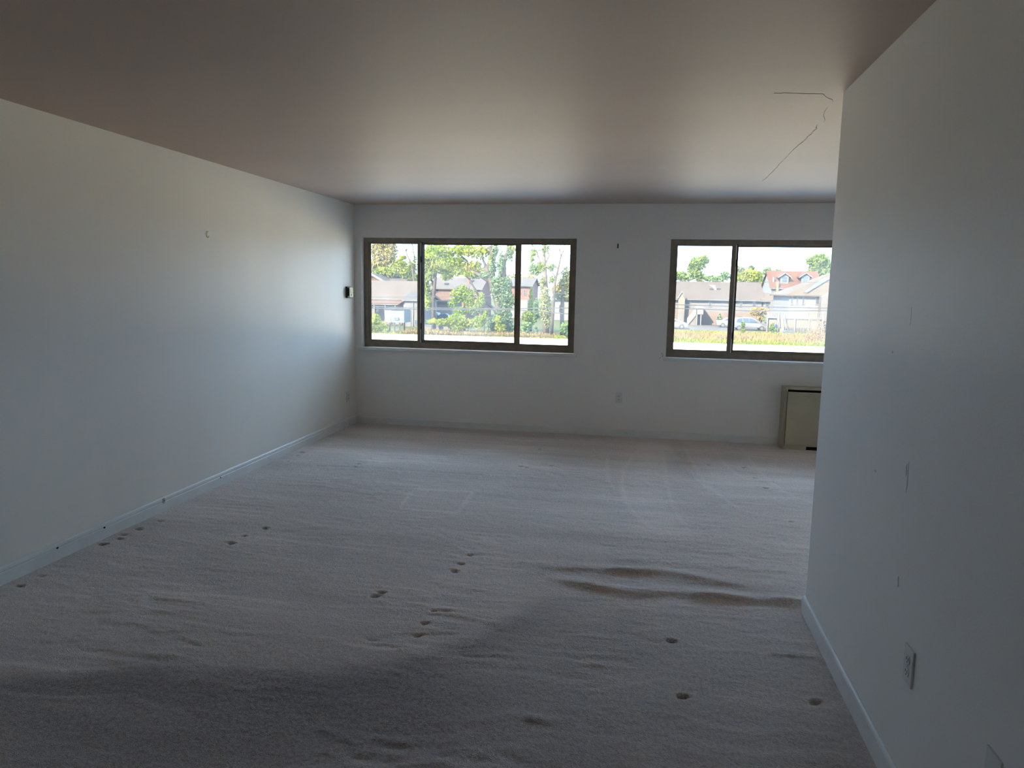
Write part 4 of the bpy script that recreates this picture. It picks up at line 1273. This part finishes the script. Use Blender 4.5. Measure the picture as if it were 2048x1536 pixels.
G().prism([(sx(759), 1.2), (sx(782), -.15), (sx(808), .05), (sx(809), 2.4), (sx(759), 3.2)], 2, sz(619), sz(617.5)).build('roof', M_GREYR, sh)
for px, yy in ((776, .5), (787.5, .2), (797.5, .2), (787, 2), (797, 2)):
    G().box(sx(px) - .06, sx(px) + .06, yy, yy + .12, 0, sz(645)).build('post', M_BARK, sh)

# chimney house in the centre pane, with a lower salmon roof in front
YB2 = 126.0
bx0, bx1 = xw(862, YB2, 570), xw(962, YB2, 570)
hb = gable_house('chimney_house', 'pale-roofed brick house with a chimney in the centre pane', bx0, bx1, YB2, 9, zw(890, 576, YB2), zw(890, 556, YB2 + 4.5), M_BRICK, M_LILR, oh=.4)
ob = (bx0 + bx1) / 2
G().box(xw(929.5, YB2) - ob, xw(934.5, YB2) - ob, 1.6, 2.6, 3, zw(932, 552, YB2 + 2) - ZG).build('chimney', M_BRICK, hb)
hwindow(hb, xw(872, YB2) - ob, xw(877, YB2) - ob, zw(874, 583, YB2) - ZG, zw(874, 578, YB2) - ZG, 0, mullion=False)
p0, p1 = xw(886, YB2) - ob, xw(893, YB2) - ob
G().box(p0, p1, .9, 1.8, zw(890, 572, YB2 + 1) - ZG - .5, zw(890, 566, YB2 + 1) - ZG).build('skylight', M_PANE, hb)
YB3 = 116.0
bx0, bx1 = xw(856, YB3), xw(903, YB3)
hs = gable_house('salmon_roof_house', 'low grey house with salmon roof below the chimney house', bx0, bx1, YB3, 7, zw(885, 602, YB3), zw(885, 585, YB3 + 3.5), M_GREYW, M_SALM, oh=.35)
os_ = (bx0 + bx1) / 2
hwindow(hs, xw(868, YB3) - os_, xw(874, YB3) - os_, zw(871, 614, YB3) - ZG, zw(871, 606, YB3) - ZG, 0)
tb = ground_at(867, 98)
tp = empty('tarp_boat', tb, 'low turquoise covered shape in the yard beside the grey house', 'covered boat')
hh = zw(867, 623.5, 98) - tb.z
w2_ = (xw(879, 98, 628) - xw(855, 98, 628)) / 2
G().prism([(-w2_, hh - .55), (-w2_ * .9, hh - .1), (-w2_ * .2, hh), (w2_ * .8, hh - .12), (w2_ * 1.1, hh - .5)], 1, -.8, .8).build('cover', M_TEAL, tp, bevel=.06)
G().prism([(-w2_ * .9, hh - .95), (w2_ * .9, hh - .95), (w2_ * 1.05, hh - .5), (-w2_, hh - .56)], 1, -.7, .7).build('hull', M_GTARP, tp)
for xx in (-w2_ * .6, w2_ * .5):
    G().box(xx - .12, xx + .12, -.5, .5, 0, hh - .94).build('trestle', M_WOOD, tp)
tb = ground_at(889, 97.5)
br = empty('blue_cart', tb, 'small blue cart right of the turquoise covered shape', 'cart')
hh = zw(889, 627, 97.5) - tb.z
G().prism([(-.7, hh - .7), (.6, hh - .7), (.75, hh - .3), (.3, hh), (-.6, hh - .1)], 1, -.45, .45).build('body', M_BLUE, br, bevel=.05)
for xx in (-.4, .4):
    G().box(xx - .07, xx + .07, -.3, .3, 0, hh - .68).build('leg', M_GTARP, br)
# low grey wall
gw_ = empty('garden_wall', ground_at(875, 86), 'low grey garden wall across the lawn in the centre pane', 'wall')
wx = [xw(843, 86, 660) - gw_.location.x, xw(905, 86, 660) - gw_.location.x]
G().box(wx[0], wx[1], 0, .3, 0, .42).build('body', M_GREYW, gw_)
G().box(wx[0] - .05, wx[1] + .05, -.06, .36, .42, .50).build('coping', M_SIDE, gw_)

# brick house, right pane of the left window
YF = 128.0
fx0, fx1 = xw(1020, YF, 580), xw(1062, YF, 580)
hf = gable_house('brick_house', 'red brick house with white trim left of the narrow evergreen', fx0, fx1, YF, 9, zw(1050, 571, YF), zw(1050, 558, YF + 4.5), M_BRICK, M_LILR, oh=.4)
of_ = (fx0 + fx1) / 2
G().box(fx0 - of_, xw(1059, YF) - of_, -2.2, 0, 0, zw(1050, 600, YF - 2) - ZG).build('porch', M_WHITE, hf)
hwindow(hf, xw(1047, YF) - of_, xw(1051, YF) - of_, zw(1049, 590, YF) - ZG, zw(1049, 580, YF) - ZG, 0)
wx0, wx1 = xw(1106, 122, 605), xw(1160, 122, 605)
hw2 = gable_house('white_cottage', 'white cottage wall behind the pale trunk at the right edge of the left window', wx0, wx1, 122, 8, zw(1130, 598, 122), zw(1130, 588, 126), M_WHITE, M_LILR, oh=.35)
hwindow(hw2, -1.2, -.4, 1.3, 2.5, 0)


# ---------------- cars
def car(name, label, base, prof, zbelt, width, paint, wheels, glass, rz=0):
    root = empty(name, base, label, 'car', rz=rz)
    n = len(prof)
    g_ = G()
    def hw(z):
        return width / 2 if z <= zbelt else width / 2 - (z - zbelt) * 0.32
    vs_ = [(x, -hw(z), z) for x, z in prof] + [(x, hw(z), z) for x, z in prof]
    fs = [tuple(range(n)), tuple(range(2 * n - 1, n - 1, -1))] + [(i, n + i, n + (i + 1) % n, (i + 1) % n) for i in range(n)]
    g_.add(vs_, fs).build('body', paint, root, bevel=0.04)
    for poly in glass:
        for s_ in (-1, 1):
            v = [(x, s_ * (hw(z) + 0.012), z) for x, z in poly] + [(x, s_ * (hw(z) - 0.03), z) for x, z in poly]
            k = len(poly)
            G().add(v, [tuple(range(k)), tuple(range(2 * k - 1, k - 1, -1))] + [(i, k + i, k + (i + 1) % k, (i + 1) % k) for i in range(k)]).build('side_glass', M_CARG, root)
    for x in wheels:
        for s_ in (-1, 1):
            y_ = s_ * (width / 2 - 0.09)
            w_ = G().tube([(x, y_ - .11, .33), (x, y_ + .11, .33)], .33, 18).build('wheel', M_TYRE, root)
            G().tube([(x, y_ + s_ * .10, .33), (x, y_ + s_ * .125, .33)], .21, 14).build('wheel_cover', M_HUB, w_)
    return root


van_prof = [(0.05, .35), (0.0, .75), (0.1, 1.05), (0.45, 1.62), (0.9, 1.74), (1.9, 1.78), (2.7, 1.70), (3.15, 1.50), (3.75, 1.12), (4.5, .95), (4.85, .75), (4.9, .38)]
sedan_prof = [(0.05, .32), (0.0, .7), (0.1, .98), (0.9, 1.05), (1.5, 1.40), (2.0, 1.47), (2.7, 1.43), (3.4, 1.02), (4.3, .86), (4.6, .62), (4.6, .30)]
b = ground_at(1463, 104)
b.z = ZG + .012
car('minivan', 'silver minivan parked right of centre in front of the long house', b, van_prof, 1.08, 1.9, M_SILVER, (.95, 3.95), [
    [(.55, 1.12), (.75, 1.55), (1.3, 1.66), (1.35, 1.12)], [(1.43, 1.12), (1.4, 1.67), (2.15, 1.67), (2.2, 1.12)], [(2.28, 1.12), (2.25, 1.66), (2.75, 1.58), (3.45, 1.12)]])
b = ground_at(1376, 103)
b.x -= 4.6
b.z = ZG + .012
car('sedan', 'white sedan nosing in at the left edge of the right window', b, sedan_prof, 1.0, 1.78, M_CARW, (.9, 3.75), [
    [(1.05, 1.05), (1.5, 1.33), (2.05, 1.38), (2.1, 1.05)], [(2.18, 1.05), (2.15, 1.39), (2.65, 1.35), (3.15, 1.05)]])
b = ground_at(1463, 111)
b.x -= 2.2
b.z = ZG + .012
car('sedan', 'white car partly hidden behind the silver minivan', b, sedan_prof, 1.0, 1.78, M_CARW, (.9, 3.75), [
    [(1.05, 1.05), (1.5, 1.33), (2.05, 1.38), (2.1, 1.05)], [(2.18, 1.05), (2.15, 1.39), (2.65, 1.35), (3.15, 1.05)]])

# ---------------- yard things and shrubs on the right
for px, Yt, blobs, leaf, sz_, lb, sd_ in [
    (1519, 112, [(1516, 620, 14, 7, 520), (1528, 622, 10, 7, 360), (1508, 626, 10, 6, 260), (1520, 634, 8, 8, 200)], L_GOLD, .16, 'ochre-leaved shrub behind the silver minivan', 140),
    (1440, 115.5, [(1440, 639, 3.4, 5, 160), (1440, 633, 2.2, 5, 120), (1440, 629, 1.2, 3, 40)], L_CON, .11, 'small dark cone-shaped evergreen by the long house', 141),
    (1486, 92, [(1486, 650, 4.5, 7, 240), (1486, 661, 4, 6, 160)], L_GRN, .10, 'green sapling in front of the silver minivan', 142),
    (1546, 92, [(1545, 652, 4, 6, 160), (1548, 660, 5, 6, 160), (1541, 657, 4, 4, 80)], L_GRN, .10, 'small green sapling in front of the deck stairs', 143),
    (1640, 82, [(1640, 655, 14, 18, 300), (1628, 668, 18, 14, 320), (1650, 675, 16, 14, 320), (1612, 676, 14, 10, 200)], L_ORG, .07, 'twiggy orange bush at the lower right of the right window', 144),
    (1532, 108, [(1532, 650, 4, 6, 90), (1528, 640, 3, 6, 60)], L_CON, .1, 'little dark shrub right of the silver minivan', 145)]:
    b = ground_at(px, Yt)
    rt = empty('shrub', b, lb, 'shrub')
    leaf_mesh('foliage', crown_px(b, Yt, blobs), sz_, leaf, rt, sd_)
    g_ = G()
    rnd = random.Random(sd_)
    for k in range(14 if px == 1640 else 2):
        tips = []
        limb(g_, Vector((rnd.uniform(-.3, .3) * (4 if px == 1640 else 1), rnd.uniform(-.3, .3), 0)), Vector((rnd.gauss(0, .5), rnd.gauss(0, .3), 1)).normalized(), 1.0, .03, 1, rnd, tips, n=4)
    g_.build('stem', M_WOOD if px == 1640 else M_BARK, rt)
b = ground_at(1550, 99.5)
bb_ = empty('barrel', b, 'blue barrel standing by the deck stairs', 'barrel')
G().tube([(0, 0, 0), (0, 0, .1), (0, 0, .55), (0, 0, 1.0), (0, 0, 1.12)], [.30, .34, .37, .34, .30], 14).build('body', M_BLUE, bb_, smooth=True)
G().tube([(0, 0, 1.11), (0, 0, 1.16)], .31, 14).build('lid', M_SIDE, bb_)
b = ground_at(1577, 96.5)
tg = empty('tarp_heap', b, 'low heap under a dark grey tarp on the grass before the deck', 'tarp')
G().prism([(-.95, 0), (-.7, .35), (-.2, .52), (.5, .46), (.95, .2), (1.05, 0)], 1, -.5, .5).build('cover', M_GTARP, tg, bevel=.08)
G().box(-1.1, 1.15, -.55, .55, 0, .05).build('hem', M_GTARP, tg)


# ---------------- weeds on the bank between lot and yards: uncountable
def weeds(name, label, rects, m_, h, n, seed):
    r = np.random.default_rng(seed)
    V, Fc = [], []
    tot = 0
    for (x0, x1, y0, y1, n_) in rects:
        for _ in range(n_):
            x, y = r.uniform(x0, x1), r.uniform(y0, y1)
            hh_ = h * r.uniform(.4, 1.3)
            a = r.uniform(0, math.pi)
            w_ = .07 * r.uniform(.6, 1.6)
            dx, dy = math.cos(a) * w_, math.sin(a) * w_
            lx, ly = r.normal() * hh_ * .35, r.normal() * hh_ * .35
            V += [(x - dx, y - dy, ZG - .02), (x + dx, y + dy, ZG - .02), (x + lx, y + ly, ZG + hh_)]
            Fc.append((tot, tot + 1, tot + 2))
            tot += 3
    g_ = G()
    g_.v, g_.f = V, Fc
    me_ = bpy.data.meshes.new(name)
    me_.from_pydata(V, [], Fc)
    me_.materials.append(m_)
    o_ = link(name, me_)
    return tag(o_, label, 'weeds', kind='stuff')


weeds('dry_weeds', 'dry tan weeds covering the bank beyond the lot', [(2, 28, 79, 92, 9000), (-26, -9, 74.5, 80, 6000)], M_DRY, .42, 0, 201)
weeds('green_weeds', 'green weeds and grass tufts along the bank', [(2, 28, 74, 79, 3500), (2, 28, 90, 98, 5000), (-46, -24, 74, 79, 3500), (-16, -8, 74, 79, 2500)], M_GREENW, .24, 0, 202)

# ---------------- power lines, on poles at the street side of the lot
def wire(name, label, ps, Y, rad, m_=None):
    pts = []
    pa = [at(px, py, Y) for px, py in ps]
    d0 = (pa[0] - pa[1]).normalized()
    d1 = (pa[-1] - pa[-2]).normalized()
    pts = [pa[0] + d0 * 14] + pa + [pa[-1] + d1 * 14]
    o_ = G().tube(pts, rad, 5).build(name, m_ or M_WIRE, None)
    return tag(o_, label, 'power line', 'power lines above the far edge of the lot')


wire('power_line', 'upper of the two thick dark cables crossing the far houses', [(742, 613), (835, 616), (1030, 617.5), (1140, 616), (1340, 609), (1450, 612.5), (1660, 616.5)], 71.45, .048)
wire('power_line', 'lower of the two thick dark cables crossing the far houses', [(742, 616.5), (835, 619), (1030, 620), (1140, 628), (1340, 616.5), (1450, 620), (1500, 622), (1660, 621.5)], 71.45, .045)
wire('power_line', 'thin cable passing just above the long tan roof', [(742, 594), (930, 594), (1140, 586), (1340, 561), (1500, 564), (1660, 565)], 71.46, .022)
wire('power_line', 'thin high cable near the top of the left window', [(742, 490), (845, 494), (1030, 499), (1140, 503), (1340, 480), (1660, 470)], 71.47, .022)
for px, lb in ((1245, 'wooden utility pole between the two windows'), ):
    b = ground_at(px, 71.6)
    ul = empty('utility_pole', b, lb, 'utility pole')
    G().tube([(0, 0, 0), (0, 0, 5), (0, 0, 10.5)], [.17, .15, .12], 12).build('post', M_BARK, ul, smooth=True)
    G().box(-1.1, 1.1, -.16, -.05, 9.6, 9.75).build('crossarm', M_BARK, ul)
